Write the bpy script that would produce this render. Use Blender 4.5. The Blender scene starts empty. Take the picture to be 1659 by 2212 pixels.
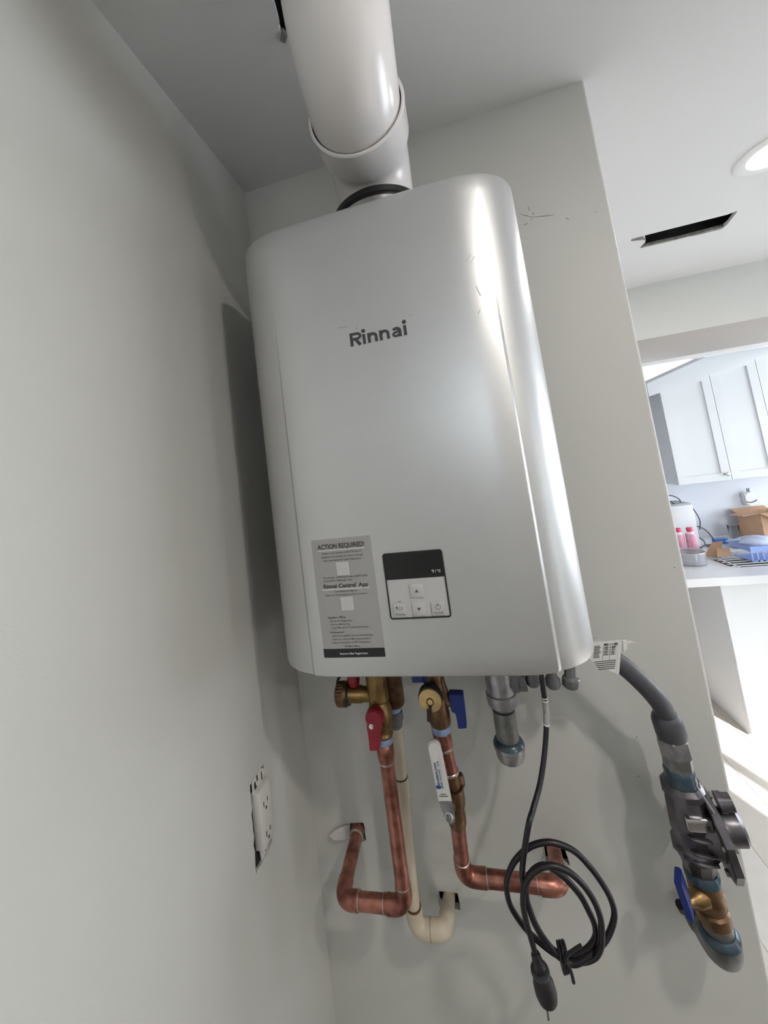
import bpy, bmesh, math, random
from mathutils import Vector, Matrix, Quaternion
R_ = random.Random(7)
sc = bpy.context.scene
COL = sc.collection
# ------------------------------------------------------------------ camera
cam_d = bpy.data.cameras.new('camera'); cam = bpy.data.objects.new('camera', cam_d); COL.objects.link(cam)
yaw, pitch, roll = math.radians(13.16176), math.radians(5.41022), math.radians(7.58882)
M = Matrix.Rotation(yaw, 3, 'Z') @ Matrix.Rotation(pitch, 3, 'X') @ Matrix.Rotation(roll, 3, 'Y')
rt, fw, up = M.col[0], M.col[1], M.col[2]
Mc = Matrix((rt, up, -fw)).transposed().to_4x4()
Mc.translation = Vector((0.41159, -0.80116, 1.72334))
cam.matrix_world = Mc
cam_d.sensor_fit = 'HORIZONTAL'; cam_d.sensor_width = 36.0
cam_d.lens = 821.1425 / 1659 * 36.0
cam_d.shift_x = (829.5 - 792.8956) / 1659
cam_d.shift_y = (946.9208 - 1106.0) / 1659
cam_d.clip_start = 0.02; cam_d.clip_end = 100
sc.camera = cam
# ------------------------------------------------------------------ world, sun, exposure
w = bpy.data.worlds.new('sky'); sc.world = w; w.use_nodes = True
bg = w.node_tree.nodes['Background']; bg.inputs[0].default_value = (0.86, 0.93, 1.0, 1); bg.inputs[1].default_value = 10.0
def lamp(name, kind, loc, energy, col=(1, 1, 1), **k):
    d = bpy.data.lights.new(name, kind); d.energy = energy; d.color = col
    for a, v in k.items(): setattr(d, a, v)
    o = bpy.data.objects.new(name, d); COL.objects.link(o); o.location = loc
    return o
SUN = Vector((-0.40, 0.90, -0.41)).normalized()
s = lamp('sun', 'SUN', (3, -5, 4), 20.0, (1, 0.96, 0.9), angle=0.01)
s.rotation_euler = SUN.to_track_quat('-Z', 'Y').to_euler()
# daylight openings (portals only guide the sky sampling through the modelled wall openings; the back one is added for fill)
def portal(name, loc, rot, sx, sy):
    o = lamp(name, 'AREA', loc, 1, shape='RECTANGLE', size=sx, size_y=sy); o.rotation_euler = rot
    o.data.cycles.is_portal = True
portal('portal_glass_door', (2.94, -1.02, 1.08), (math.radians(90), 0, 0), 0.82, 2.1)
portal('portal_kitchen_window', (4.32, 1.35, 1.46), (0, math.radians(90), 0), 1.32, 2.3)
portal('portal_back_fill', (0.80, -2.62, 2.13), (math.radians(90), 0, 0), 0.60, 0.26)
# recessed ceiling lamps, the back one added as fill (the bright discs are built with the fixtures below)
CAN_HALL = (1.372, 0.418); CAN_ROOM = (1.06, -0.92); CAN_FILL = (2.10, -1.90)
lamp('downlight_hall', 'AREA', (CAN_HALL[0], CAN_HALL[1], 2.440), 5.0, (1, 0.97, 0.93), shape='DISK', size=0.12)
lamp('downlight_room', 'AREA', (CAN_ROOM[0], CAN_ROOM[1], 2.440), 9.3, (1, 0.945, 0.87), shape='DISK', size=0.075)
lamp('fill_light_back', 'AREA', (CAN_FILL[0], CAN_FILL[1], 2.440), 12.0, (1, 0.945, 0.87), shape='DISK', size=0.075)  # unseen lamp added to fill the shade under the heater
sc.view_settings.view_transform = 'Standard'; sc.view_settings.look = 'None'
sc.view_settings.gamma = 1.0; sc.view_settings.use_curve_mapping = False
sc.view_settings.exposure = -0.15
sc.cycles.use_denoising = True
sc.cycles.max_bounces = 6; sc.cycles.diffuse_bounces = 4; sc.cycles.glossy_bounces = 3; sc.cycles.transmission_bounces = 4; sc.cycles.use_adaptive_sampling = True; sc.cycles.adaptive_threshold = 0.2; sc.cycles.caustics_reflective = False; sc.cycles.caustics_refractive = False
sc.cycles.sample_clamp_indirect = 6.0

# ------------------------------------------------------------------ materials
def mat(name, col, rough=0.5, metal=0.0, var=0.0, scale=30.0, bump=0.0, bscale=200.0, col2=None, **k):
    m = bpy.data.materials.new(name); m.use_nodes = True
    nt = m.node_tree; b = nt.nodes['Principled BSDF']
    b.inputs['Base Color'].default_value = (*col, 1); b.inputs['Roughness'].default_value = rough; b.inputs['Metallic'].default_value = metal
    for n, v in k.items():
        b.inputs[n.replace('_', ' ')].default_value = v
    if var or col2 or bump:
        tc = nt.nodes.new('ShaderNodeTexCoord')
    if var or col2:
        n = nt.nodes.new('ShaderNodeTexNoise'); n.inputs['Scale'].default_value = scale; n.inputs['Detail'].default_value = 3
        nt.links.new(tc.outputs['Object'], n.inputs['Vector'])
        r = nt.nodes.new('ShaderNodeValToRGB'); r.color_ramp.elements[0].position = 0.35; r.color_ramp.elements[1].position = 0.65
        c2 = col2 if col2 else tuple(c * (1 - var) for c in col)
        r.color_ramp.elements[0].color = (*c2, 1); r.color_ramp.elements[1].color = (*col, 1)
        nt.links.new(n.outputs['Fac'], r.inputs['Fac']); nt.links.new(r.outputs['Color'], b.inputs['Base Color'])
    if bump:
        n2 = nt.nodes.new('ShaderNodeTexNoise'); n2.inputs['Scale'].default_value = bscale; n2.inputs['Detail'].default_value = 1
        nt.links.new(tc.outputs['Object'], n2.inputs['Vector'])
        bp = nt.nodes.new('ShaderNodeBump'); bp.inputs['Strength'].default_value = bump; bp.inputs['Distance'].default_value = 0.002
        nt.links.new(n2.outputs['Fac'], bp.inputs['Height']); nt.links.new(bp.outputs['Normal'], b.inputs['Normal'])
    return m
def emit(name, col, st):
    m = bpy.data.materials.new(name); m.use_nodes = True; nt = m.node_tree
    b = nt.nodes['Principled BSDF']; b.inputs['Base Color'].default_value = (*col, 1)
    b.inputs['Emission Color'].default_value = (*col, 1); b.inputs['Emission Strength'].default_value = st
    return m
PAINT = mat('wall_paint', (0.575, 0.572, 0.545), 0.55, bump=0.06, bscale=260)
CEILP = mat('ceiling_paint', (0.71, 0.71, 0.71), 0.7)
TRIMW = mat('white_trim', (0.82, 0.82, 0.82), 0.35)
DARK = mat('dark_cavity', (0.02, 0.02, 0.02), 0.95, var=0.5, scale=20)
GYPS = mat('torn_drywall', (0.30, 0.29, 0.27), 0.9, var=0.4, scale=60, bump=0.5, bscale=150)
SILVER = mat('silver_paint', (0.60, 0.605, 0.61), 0.37, 0.80, var=0.03, scale=6, bump=0.03, bscale=900)
CASE = mat('grey_casing', (0.22, 0.22, 0.22), 0.5, 0.4)
CHROME = mat('bright_metal', (0.75, 0.75, 0.75), 0.18, 1.0)
PVCW = mat('white_vent_plastic', (0.80, 0.77, 0.765), 0.22, Specular_IOR_Level=0.6)
BLACKR = mat('black_rubber', (0.012, 0.012, 0.013), 0.45)
BLACKC = mat('black_cord', (0.010, 0.008, 0.012), 0.38)
BLACKG = mat('black_gloss', (0.008, 0.008, 0.009), 0.12)
INK = mat('dark_ink', (0.045, 0.045, 0.05), 0.5)
INKG = mat('grey_ink', (0.09, 0.09, 0.09), 0.6)
WINK = mat('white_ink', (0.80, 0.80, 0.80), 0.5)
BINK = mat('blue_ink', (0.03, 0.07, 0.22), 0.5)
STICK = mat('sticker_grey', (0.36, 0.355, 0.35), 0.45, var=0.03, scale=10)
PALE = mat('pale_print', (0.55, 0.55, 0.55), 0.5)
PANEL = mat('panel_grey', (0.50, 0.50, 0.50), 0.4)
COPPER = mat('copper', (0.54, 0.245, 0.185), 0.36, 0.95, col2=(0.23, 0.088, 0.068), scale=38, bump=0.05, bscale=80)
SOLDER = mat('solder', (0.62, 0.50, 0.46), 0.35, 0.9, var=0.3, scale=120)
BRASS = mat('brass', (0.36, 0.235, 0.10), 0.38, 0.95, col2=(0.17, 0.105, 0.05), scale=45)
BRASSD = mat('dull_bronze', (0.25, 0.155, 0.085), 0.42, 0.9, col2=(0.12, 0.07, 0.04), scale=50)
GOLD = mat('yellow_brass', (0.72, 0.52, 0.24), 0.42, 0.6, var=0.25, scale=60)
GALV = mat('galvanised_steel', (0.30, 0.305, 0.30), 0.45, 0.8, col2=(0.17, 0.17, 0.165), scale=40)
GALVL = mat('light_steel', (0.45, 0.45, 0.46), 0.35, 0.85, col2=(0.30, 0.30, 0.31), scale=50)
IRON = mat('dark_cast_metal', (0.165, 0.155, 0.17), 0.34, 0.8, col2=(0.10, 0.095, 0.105), scale=40, bump=0.1, bscale=120)
DOPE = mat('blue_pipe_dope', (0.055, 0.105, 0.15), 0.28, 0.3, col2=(0.05, 0.06, 0.07), scale=45)
TAPE = mat('blue_tape', (0.34, 0.45, 0.72), 0.6, var=0.4, scale=90)
RED = mat('red_plastic', (0.27, 0.006, 0.022), 0.4)
BLUE = mat('blue_plastic', (0.010, 0.030, 0.19), 0.4)
WHITEV = mat('white_vinyl', (0.62, 0.62, 0.60), 0.4)
CPVC = mat('cream_plastic', (0.62, 0.54, 0.42), 0.4, col2=(0.55, 0.47, 0.36), scale=18)
HOSE = mat('grey_hose_jacket', (0.072, 0.070, 0.082), 0.5, var=0.2, scale=50)
PAPER = mat('white_paper', (0.72, 0.72, 0.70), 0.6)
OUTW = mat('outlet_plastic', (0.66, 0.64, 0.62), 0.35)
GREYW = mat('grey_fitting', (0.14, 0.14, 0.15), 0.5)
SCUFF = mat('pencil_scuff', (0.30, 0.30, 0.30), 0.8)
CABW = mat('cabinet_white', (0.74, 0.76, 0.78), 0.35)
STONE = mat('white_quartz', (0.78, 0.79, 0.82), 0.18, var=0.05, scale=8)
CARD = mat('cardboard', (0.52, 0.33, 0.21), 0.8, var=0.12, scale=15)
PINK = mat('pink_label', (0.85, 0.42, 0.55), 0.4, var=0.25, scale=55)
PINKC = mat('pink_cap', (0.75, 0.05, 0.16), 0.35)
BLUEB = mat('blue_box_card', (0.03, 0.16, 0.55), 0.4)
BASK = mat('pale_blue_basket', (0.28, 0.40, 0.80), 0.4)
BAG = mat('pale_blue_plastic', (0.55, 0.63, 0.82), 0.35, var=0.25, scale=25)
STEEL = mat('stainless', (0.70, 0.70, 0.70), 0.22, 1.0)
WOOD = [mat('oak_plank_%s' % n, c, 0.45, col2=c2, scale=6, bump=0.05, bscale=60) for n, c, c2 in
        (('light', (0.58, 0.54, 0.50), (0.53, 0.49, 0.45)), ('warm', (0.55, 0.50, 0.45), (0.50, 0.45, 0.40)), ('pale', (0.61, 0.58, 0.55), (0.56, 0.53, 0.50)))]
SUBF = mat('subfloor', (0.16, 0.14, 0.12), 0.7)
GLASS = mat('clear_glass', (0.95, 0.97, 1.0), 0.03, Transmission_Weight=1.0, IOR=1.45)
LENS = emit('lit_lens', (1, 0.98, 0.95), 9.0)

# ------------------------------------------------------------------ mesh helpers
ORG = {}
def V(*a): return Vector(a)
def root_org(o):
    return ORG.get(o.name, Vector((0, 0, 0)))
def obj(name, bm, m, parent=None, smooth=40, label=None):
    bmesh.ops.recalc_face_normals(bm, faces=bm.faces[:])
    if parent is not None: o0 = root_org(parent)
    else:
        xs = [v.co for v in bm.verts]
        lo = Vector((min(c[i] for c in xs) for i in range(3))); hi = Vector((max(c[i] for c in xs) for i in range(3)))
        o0 = Vector(((lo.x + hi.x) / 2, (lo.y + hi.y) / 2, lo.z))
    bmesh.ops.translate(bm, verts=bm.verts[:], vec=-o0)
    me = bpy.data.meshes.new(name); bm.to_mesh(me); bm.free()
    me.materials.append(m)
    if smooth:
        for p in me.polygons: p.use_smooth = True
        me.set_sharp_from_angle(angle=math.radians(smooth))
    o = bpy.data.objects.new(name, me); COL.objects.link(o)
    if parent is not None: o.parent = parent
    else: o.location = o0
    ORG[o.name] = o0
    if label: o['label'] = label
    return o
def thing(name, label, cat, loc, group=None):
    o = bpy.data.objects.new(name, None); COL.objects.link(o); o.location = loc; o.empty_display_size = 0.05
    ORG[o.name] = Vector(loc); tag(o, label, cat, group); return o
def tag(o, label, cat, group=None):
    o['label'] = label; o['category'] = cat
    if group: o['group'] = group
    return o
def struct(o, label, cat):
    o['kind'] = 'structure'; tag(o, label, cat); return o
def box(bm, a, b, bev=0.0, seg=2):
    a = Vector(a); b = Vector(b)
    r = bmesh.ops.create_cube(bm, size=1)
    vs = r['verts']
    for v in vs:
        v.co = Vector(((a[i] + b[i]) / 2 + v.co[i] * (b[i] - a[i]) for i in range(3)))
    if bev:
        es = list({e for v in vs for e in v.link_edges})
        bmesh.ops.bevel(bm, geom=es, offset=bev, segments=seg, profile=0.5, affect='EDGES', clamp_overlap=True)
    return bm
def frame(d):
    d = Vector(d).normalized(); q = Vector((0, 0, 1)) if abs(d.z) < 0.9 else Vector((1, 0, 0))
    u = q.cross(d).normalized(); v = d.cross(u).normalized(); return d, u, v
def lathe(bm, A, d, prof, seg=28, cap=True, teeth=0.0, phase=0.0):
    A = Vector(A); d, u, v = frame(d); rings = []
    for t, r in prof:
        ring = []
        for i in range(seg):
            a = 2 * math.pi * i / seg + phase; rr = r * (1 - teeth * (i % 2))
            ring.append(bm.verts.new(A + d * t + (u * math.cos(a) + v * math.sin(a)) * rr))
        rings.append(ring)
    for r0, r1 in zip(rings, rings[1:]):
        for i in range(seg):
            bm.faces.new((r0[i], r0[(i + 1) % seg], r1[(i + 1) % seg], r1[i]))
    if cap:
        bm.faces.new(rings[0][::-1]); bm.faces.new(rings[-1])
    return bm
def smooth_path(pts, n=6):
    P = [Vector(p) for p in pts]; out = []
    for i in range(len(P) - 1):
        p0 = P[i - 1] if i else 2 * P[0] - P[1]; p1, p2 = P[i], P[i + 1]
        p3 = P[i + 2] if i + 2 < len(P) else 2 * P[-1] - P[-2]
        for k in range(n):
            t = k / n
            out.append(0.5 * ((2 * p1) + (p2 - p0) * t + (2 * p0 - 5 * p1 + 4 * p2 - p3) * t * t + (3 * p1 - p0 - 3 * p2 + p3) * t ** 3))
    out.append(P[-1]); return out
def tube(bm, path, r, seg=16, cap=True):
    P = [Vector(p) for p in path]; n = len(P)
    rs = r if isinstance(r, (list, tuple)) else [r] * n
    T = [(P[min(i + 1, n - 1)] - P[max(i - 1, 0)]).normalized() for i in range(n)]
    _, u, _ = frame(T[0]); rings = []
    for i in range(n):
        if i:
            q = T[i - 1].rotation_difference(T[i]); u = q @ u
        u = (u - T[i] * u.dot(T[i])).normalized(); v = T[i].cross(u)
        rings.append([bm.verts.new(P[i] + (u * math.cos(2 * math.pi * k / seg) + v * math.sin(2 * math.pi * k / seg)) * rs[i]) for k in range(seg)])
    for r0, r1 in zip(rings, rings[1:]):
        for k in range(seg):
            bm.faces.new((r0[k], r0[(k + 1) % seg], r1[(k + 1) % seg], r1[k]))
    if cap:
        bm.faces.new(rings[0][::-1]); bm.faces.new(rings[-1])
    return bm
def arc(A, C, B, R, n=10):
    """corner A-C-B rounded with tangent length R"""
    A, C, B = Vector(A), Vector(C), Vector(B); a = C + (A - C).normalized() * R; b = C + (B - C).normalized() * R
    return [(1 - t) ** 2 * a + 2 * t * (1 - t) * C * 0.9 + 2 * t * (1 - t) * 0.1 * (a + b) / 2 + t * t * b for t in [k / n for k in range(n + 1)]]
def prism(bm, outline, y0, y1, ax='y'):
    """polygon in the plane across ax, extruded from y0 to y1"""
    def pt(a, b, t):
        return {'y': (a, t, b), 'x': (t, a, b), 'z': (a, b, t)}[ax]
    f = [bm.verts.new(pt(a, b, y0)) for a, b in outline]; k = [bm.verts.new(pt(a, b, y1)) for a, b in outline]
    n = len(outline)
    bm.faces.new(f); bm.faces.new(k[::-1])
    for i in range(n): bm.faces.new((f[i], k[i], k[(i + 1) % n], f[(i + 1) % n]))
    return bm
def holed(bm, outer, holes, t0, t1, ax):
    """flat sheet with openings, thickness t0..t1 along ax"""
    def pt(a, b, t):
        return {'y': (a, t, b), 'x': (t, a, b), 'z': (a, b, t)}[ax]
    layers = []
    for t in (t0, t1):
        loops = []; edges = []
        for lp in [outer] + holes:
            vs = [bm.verts.new(pt(a, b, t)) for a, b in lp]
            edges += [bm.edges.new((vs[i], vs[(i + 1) % len(vs)])) for i in range(len(vs))]
            loops.append(vs)
        bmesh.ops.triangle_fill(bm, use_beauty=True, use_dissolve=False, edges=edges)
        layers.append(loops)
    for A, B in zip(*layers):
        n = len(A)
        for i in range(n): bm.faces.new((A[i], A[(i + 1) % n], B[(i + 1) % n], B[i]))
    return bm
def jag(pts, amp, n=4, seed=1):
    r = random.Random(seed); out = []
    for i in range(len(pts)):
        a = Vector((*pts[i], 0)); b = Vector((*pts[(i + 1) % len(pts)], 0)); nn = Vector((-(b - a).y, (b - a).x, 0)).normalized()
        for k in range(n):
            p = a.lerp(b, k / n) + (nn * r.uniform(-amp, amp) if k else Vector())
            out.append((p.x, p.y))
    return out
def circ(cx, cy, r, n=24, a0=0, a1=2 * math.pi, end=False):
    m = n if not end else n - 1
    return [(cx + r * math.cos(a0 + (a1 - a0) * i / m), cy + r * math.sin(a0 + (a1 - a0) * i / m)) for i in range(n)]
def NB(): return bmesh.new()
def text_bm(lines):
    """lines: (string, x, z, height, align, bold) in the XZ plane at y=0, facing -Y"""
    bm = NB()
    for body, x, z, h, al, bold, width in lines:
        cu = bpy.data.curves.new('t', 'FONT'); cu.body = body; cu.size = h * 1.38; cu.align_x = al; cu.offset = bold * h; cu.resolution_u = 3
        o = bpy.data.objects.new('t', cu); COL.objects.link(o)
        bpy.context.view_layer.update()
        me = bpy.data.meshes.new_from_object(o.evaluated_get(bpy.context.evaluated_depsgraph_get()))
        bpy.data.objects.remove(o); bpy.data.curves.remove(cu)
        xs = [v.co.x for v in me.vertices]
        sx = width / (max(xs) - min(xs)) if width else 1.0
        t = NB(); t.from_mesh(me); bpy.data.meshes.remove(me)
        vm = [bm.verts.new((x + v.co.x * sx, 0, z + v.co.y)) for v in t.verts]
        t.verts.index_update()
        for f in t.faces:
            try: bm.faces.new([vm[v.index] for v in f.verts])
            except ValueError: pass
        t.free()
    return bm
def at_y(bm, y):
    for v in bm.verts: v.co.y += y
    return bm

# ================================================================== STRUCTURE
HC, WR = 2.4494, 0.7668
holeL = jag([(0.079, 0.9985), (0.0812, 1.018), (0.1098, 1.0205), (0.1125, 0.987), (0.103, 0.985), (0.083, 0.984)], 0.0015, 3, 3)
holeR = jag([(0.4525, 0.978), (0.4535, 1.008), (0.490, 1.010), (0.4935, 0.977)], 0.0015, 3, 4)
holeP = jag([(0.2462, 0.879), (0.2468, 0.9078), (0.2825, 0.908), (0.2835, 0.879)], 0.001, 3, 5)
bm = NB(); holed(bm, [(0, 0), (WR - 0.006, 0), (WR - 0.006, HC), (0, HC)], [holeL, holeR, holeP], 0.0, 0.0127, 'y')
box(bm, (0, 0.11, 0), (WR - 0.006, 0.127, HC))
# bullnosed outside corner of the wall end
prof = [(WR - 0.006, 0.0)] + [(WR - 0.006 + 0.006 * math.sin(a), 0.006 - 0.006 * math.cos(a)) for a in [math.pi / 2 * k / 6 for k in range(1, 7)]] + [(WR, 0.127), (WR - 0.006, 0.127)]
prism(bm, prof, 0, HC, 'z')
wb = struct(obj('wall_back', bm, PAINT, smooth=30), 'off-white painted drywall carrying the silver water heater', 'wall')
# dark stud bay seen inside the pipe holes
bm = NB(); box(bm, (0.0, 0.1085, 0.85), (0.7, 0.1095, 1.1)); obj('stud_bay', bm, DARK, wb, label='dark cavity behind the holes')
scf = [((0.6224, 2.2213), (0.6232, 2.2099), .0011), ((0.6044, 2.2096), (0.6263, 2.1958), .0009), ((0.6263, 2.1958), (0.6679, 2.1882), .0012), ((0.6858, 2.1768), (0.6916, 2.1711), .0012),
       ((0.6284, 2.2058), (0.6300, 2.198), .0011), ((0.6263, 2.1958), (0.6225, 2.190), .0009), ((0.6160, 2.187), (0.6080, 2.183), .0016)]
for (x0, z0), (x1, z1), ww in scf:
    bm = NB(); tube(bm, [(x0, -0.0001, z0), ((x0 + x1) / 2 + .001, -0.0001, (z0 + z1) / 2 - .0008), (x1, -0.0001, z1)], [ww * .3, ww, ww * .3], 6)
    for v in bm.verts: v.co.y = max(v.co.y, -0.0004)
    obj('scuff_mark', bm, SCUFF, wb)
for x, z in ((0.7508, 1.4879), (0.7405, 2.172), (0.640, 1.20), (0.632, 1.135)):
    bm = NB(); lathe(bm, (x, 0.0005, z), (0, -1, 0), [(0, .0020), (.0007, .0012)], 8); obj('nail_mark', bm, SCUFF, wb)
# left wall with the cut-out round the outlet
cut = jag([(-0.2140, 1.118), (-0.2105, 1.18), (-0.2072, 1.246), (-0.1625, 1.246), (-0.160, 1.118)], 0.002, 6, 9)
bm = NB(); holed(bm, [(-2.6, 0), (0.127, 0), (0.127, HC), (-2.6, HC)], [cut], -0.0127, 0.0, 'x')
box(bm, (-0.12, -2.6, 0), (-0.105, 0.127, HC)); box(bm, (-0.105, 0.115, 0), (-0.0127, 0.127, HC))
wl = struct(obj('wall_left', bm, PAINT, smooth=0), 'plain off-white side wall with the uncovered outlet', 'wall')
bm = NB(); box(bm, (-0.07, -0.22, 1.10), (-0.066, -0.15, 1.26)); box(bm, (-0.0065, -0.2135, 1.1185), (-0.0045, -0.1605, 1.2455)); obj('outlet_box_shade', bm, DARK, wl)  # dark plate stands in for the shade around the outlet device
# ceiling with the ragged vent hole and the cut register slot
vent = [(0.246, -0.33), (0.2415, -0.30), (0.2395, -0.288), (0.2355, -0.287), (0.2365, -0.277), (0.230, -0.268), (0.2355, -0.262), (0.244, -0.269), (0.262, -0.262), (0.31, -0.258), (0.36, -0.262), (0.405, -0.262), (0.416, -0.272), (0.437, -0.31), (0.445, -0.36), (0.43, -0.43), (0.36, -0.48), (0.29, -0.47), (0.25, -0.40)]
slot = [(1.178, 0.736), (1.20, 0.7345), (1.31, 0.731), (1.4326, 0.7275), (1.4535, 0.717), (1.459, 0.724), (1.4755, 0.80), (1.474, 0.832), (1.40, 0.835), (1.36, 0.832), (1.30, 0.835), (1.212, 0.834), (1.202, 0.829), (1.206, 0.79), (1.196, 0.765)]
bm = NB(); holed(bm, [(-0.12, -2.72), (4.42, -2.72), (4.42, 1.96), (-0.12, 1.96)], [vent, slot], HC, HC + 0.0127, 'z')
box(bm, (-0.12, -2.72, 2.80), (4.42, 1.96, 2.82)); box(bm, (-0.12, -2.72, HC + .013), (-0.10, 1.96, 2.80)); box(bm, (-0.10, 1.94, HC + .013), (WR, 1.96, 2.80))
ce = struct(obj('ceiling', bm, CEILP, smooth=0), 'flat matte ceiling with a ragged hole round the vent and a cut slot', 'ceiling')
bm = NB(); box(bm, (0.2, -0.5, 2.66), (0.5, -0.2, 2.67)); obj('attic_dark', bm, DARK, ce)
# slot: dark joist face and torn drywall lip
bm = NB(); box(bm, (1.15, 0.69, 2.56), (1.52, 0.88, 2.57)); box(bm, (1.15, 0.838, HC + 0.013), (1.52, 0.86, 2.57)); box(bm, (1.15, 0.70, HC + 0.013), (1.52, 0.722, 2.57)); obj('joist_face', bm, DARK, ce)
bm = NB(); prism(bm, [(1.139, 0.742), (1.176, 0.737), (1.197, 0.766), (1.180, 0.754)], HC - 0.006, HC - 0.0005, 'z'); obj('torn_paper', bm, GYPS, ce, label='torn drywall paper at the slot end')
bm = NB(); prism(bm, jag([(1.212, 0.826), (1.40, 0.824), (1.474, 0.818), (1.470, 0.836), (1.212, 0.838)], 0.003, 4, 11), HC + 0.001, HC + 0.0115, 'z'); obj('broken_edge', bm, GYPS, ce)
bm = NB(); prism(bm, jag([(0.2300, -0.268), (0.2355, -0.262), (0.2440, -0.269), (0.2405, -0.276), (0.2365, -0.277)], 0.0012, 3, 12), HC - 0.002, HC + 0.008, 'z'); obj('broken_edge', bm, GYPS, ce)
# walls out of view that close the space, some added to shape the light
bm = NB(); box(bm, (WR - 0.13, 0.127, 0), (WR, 2.71, HC)); struct(obj('wall_return', bm, PAINT, smooth=0), 'side of the partition behind the heater wall', 'wall')
bm = NB(); holed(bm, [(-0.12, 0), (2.53, 0), (2.53, 2.82), (-0.12, 2.82)], [[(0.50, 2.00), (1.10, 2.00), (1.10, 2.26), (0.50, 2.26)]], -2.72, -2.6, 'y'); struct(obj('wall_front', bm, PAINT, smooth=0), 'wall behind the camera with a high opening added for fill light', 'wall')  # high opening added as a soft fill source
bm = NB(); box(bm, (-0.3, -3.9, 2.33), (2.8, -2.72, 2.40)); struct(obj('sun_block_eave', bm, TRIMW, smooth=0), 'unseen eave slab added to block sun at the high opening', 'eave')  # unseen slab added to keep direct sun out of the fill opening
bm = NB(); box(bm, (2.41, -2.6, 0), (2.53, -1.0, 2.82)); struct(obj('wall_sky_block', bm, PAINT, smooth=0), 'unseen wing wall added to block skylight from the garden side', 'wall')  # unseen wall added to keep door skylight off the heater side
bm = NB(); holed(bm, [(2.41, 0), (4.42, 0), (4.42, 2.82), (2.41, 2.82)], [[(2.531, 0.03), (3.35, 0.03), (3.35, 2.13), (2.53, 2.13)]], -1.12, -1.0, 'y')
wf = struct(obj('wall_garden', bm, PAINT, smooth=0), 'hall wall with the sunlit glazed door opening', 'wall')
bm = NB(); box(bm, (2.715, -1.09, 0.03), (2.765, -1.03, 2.13)); obj('door_mullion', bm, TRIMW, wf)
bm = NB(); holed(bm, [(-1.12, 0), (2.83, 0), (2.83, 2.82), (-1.12, 2.82)], [[(0.2, 0.8), (2.5, 0.8), (2.5, 2.12), (0.2, 2.12)]], 4.30, 4.42, 'x')
struct(obj('wall_right', bm, PAINT, smooth=0), 'far side wall with the kitchen window opening', 'wall')
bm = NB(); box(bm, (WR - 0.13, 2.71, 0), (4.42, 2.83, 3.1)); struct(obj('wall_kitchen', bm, mat('kitchen_wall_paint', (0.72, 0.74, 0.80), 0.4), smooth=0), 'pale wall behind the kitchen counter', 'wall')
# dropped header over the kitchen opening
bm = NB(); box(bm, (WR, 1.25, 2.188), (4.30, 1.955, 2.80)); wh = struct(obj('wall_header', bm, PAINT, smooth=0), 'dropped drywall header above the kitchen opening', 'wall')
bm = NB(); box(bm, (WR, 1.251, 2.1865), (4.30, 1.90, 2.1885)); obj('soffit_shade', bm, mat('soffit_shade_beige', (0.42, 0.385, 0.35), 0.6), wh, smooth=0, label='header underside with its shade painted in beige')  # beige sheet stands in for shade and floor bounce under the header
bm = NB(); box(bm, (WR, 1.918, 2.168), (4.30, 1.955, 2.1885)); t1 = struct(obj('trim_1', bm, TRIMW, smooth=0), 'thin white trim under the kitchen header', 'trim')
bm = NB(); box(bm, (WR, 1.895, 2.180), (4.30, 1.910, 2.1885)); obj('bead', bm, TRIMW, t1)
# sloping kitchen ceiling
def zk(x): return 2.117 + 0.31 * (x - 1.81)
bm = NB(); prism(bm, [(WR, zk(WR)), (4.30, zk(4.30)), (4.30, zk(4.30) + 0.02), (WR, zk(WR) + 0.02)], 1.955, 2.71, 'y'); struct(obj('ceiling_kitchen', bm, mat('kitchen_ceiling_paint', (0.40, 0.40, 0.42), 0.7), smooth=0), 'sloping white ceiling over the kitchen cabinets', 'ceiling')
# floor: slab, then oak planks where they can be told apart
bm = NB(); box(bm, (-0.12, -2.72, -0.10), (4.42, 2.83, -0.012)); box(bm, (-0.12, -2.72, -0.012), (WR, 0.0, 0.0)); box(bm, (WR, -2.72, -0.012), (4.42, -0.6, 0.0)); box(bm, (2.92, -0.6, -0.012), (4.42, 2.83, 0.0))
fl = struct(obj('floor', bm, SUBF, smooth=0), 'pale oak plank floor running into the sunlit kitchen', 'floor')
PW = 0.188; pm = {}
def plank_mesh(L, k):
    key = (round(L, 3), k)
    if key not in pm:
        b = NB(); box(b, (0.0006, 0.0006, -0.012), (PW - 0.0006, L - 0.0006, 0.0), 0.0007, 1)
        me = bpy.data.meshes.new('plank'); b.to_mesh(me); b.free(); me.materials.append(WOOD[k]); pm[key] = me
    return pm[key]
x = 1.3315 - 3 * PW
i = 0
while x < 2.9:
    j0 = -0.6 + (0.37 * i + 0.55) % 1.2
    joints = [-0.6] + [j for j in (j0, j0 + 1.2, j0 + 2.4) if -0.55 < j < 2.66] + [2.71]
    for a, b in zip(joints, joints[1:]):
        if b - a < 0.05: continue
        o = bpy.data.objects.new('plank', plank_mesh(b - a, R_.randrange(3))); COL.objects.link(o); o.parent = fl
        o.location = Vector((x, a, 0)) - ORG[fl.name]
    x += PW; i += 1

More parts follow.
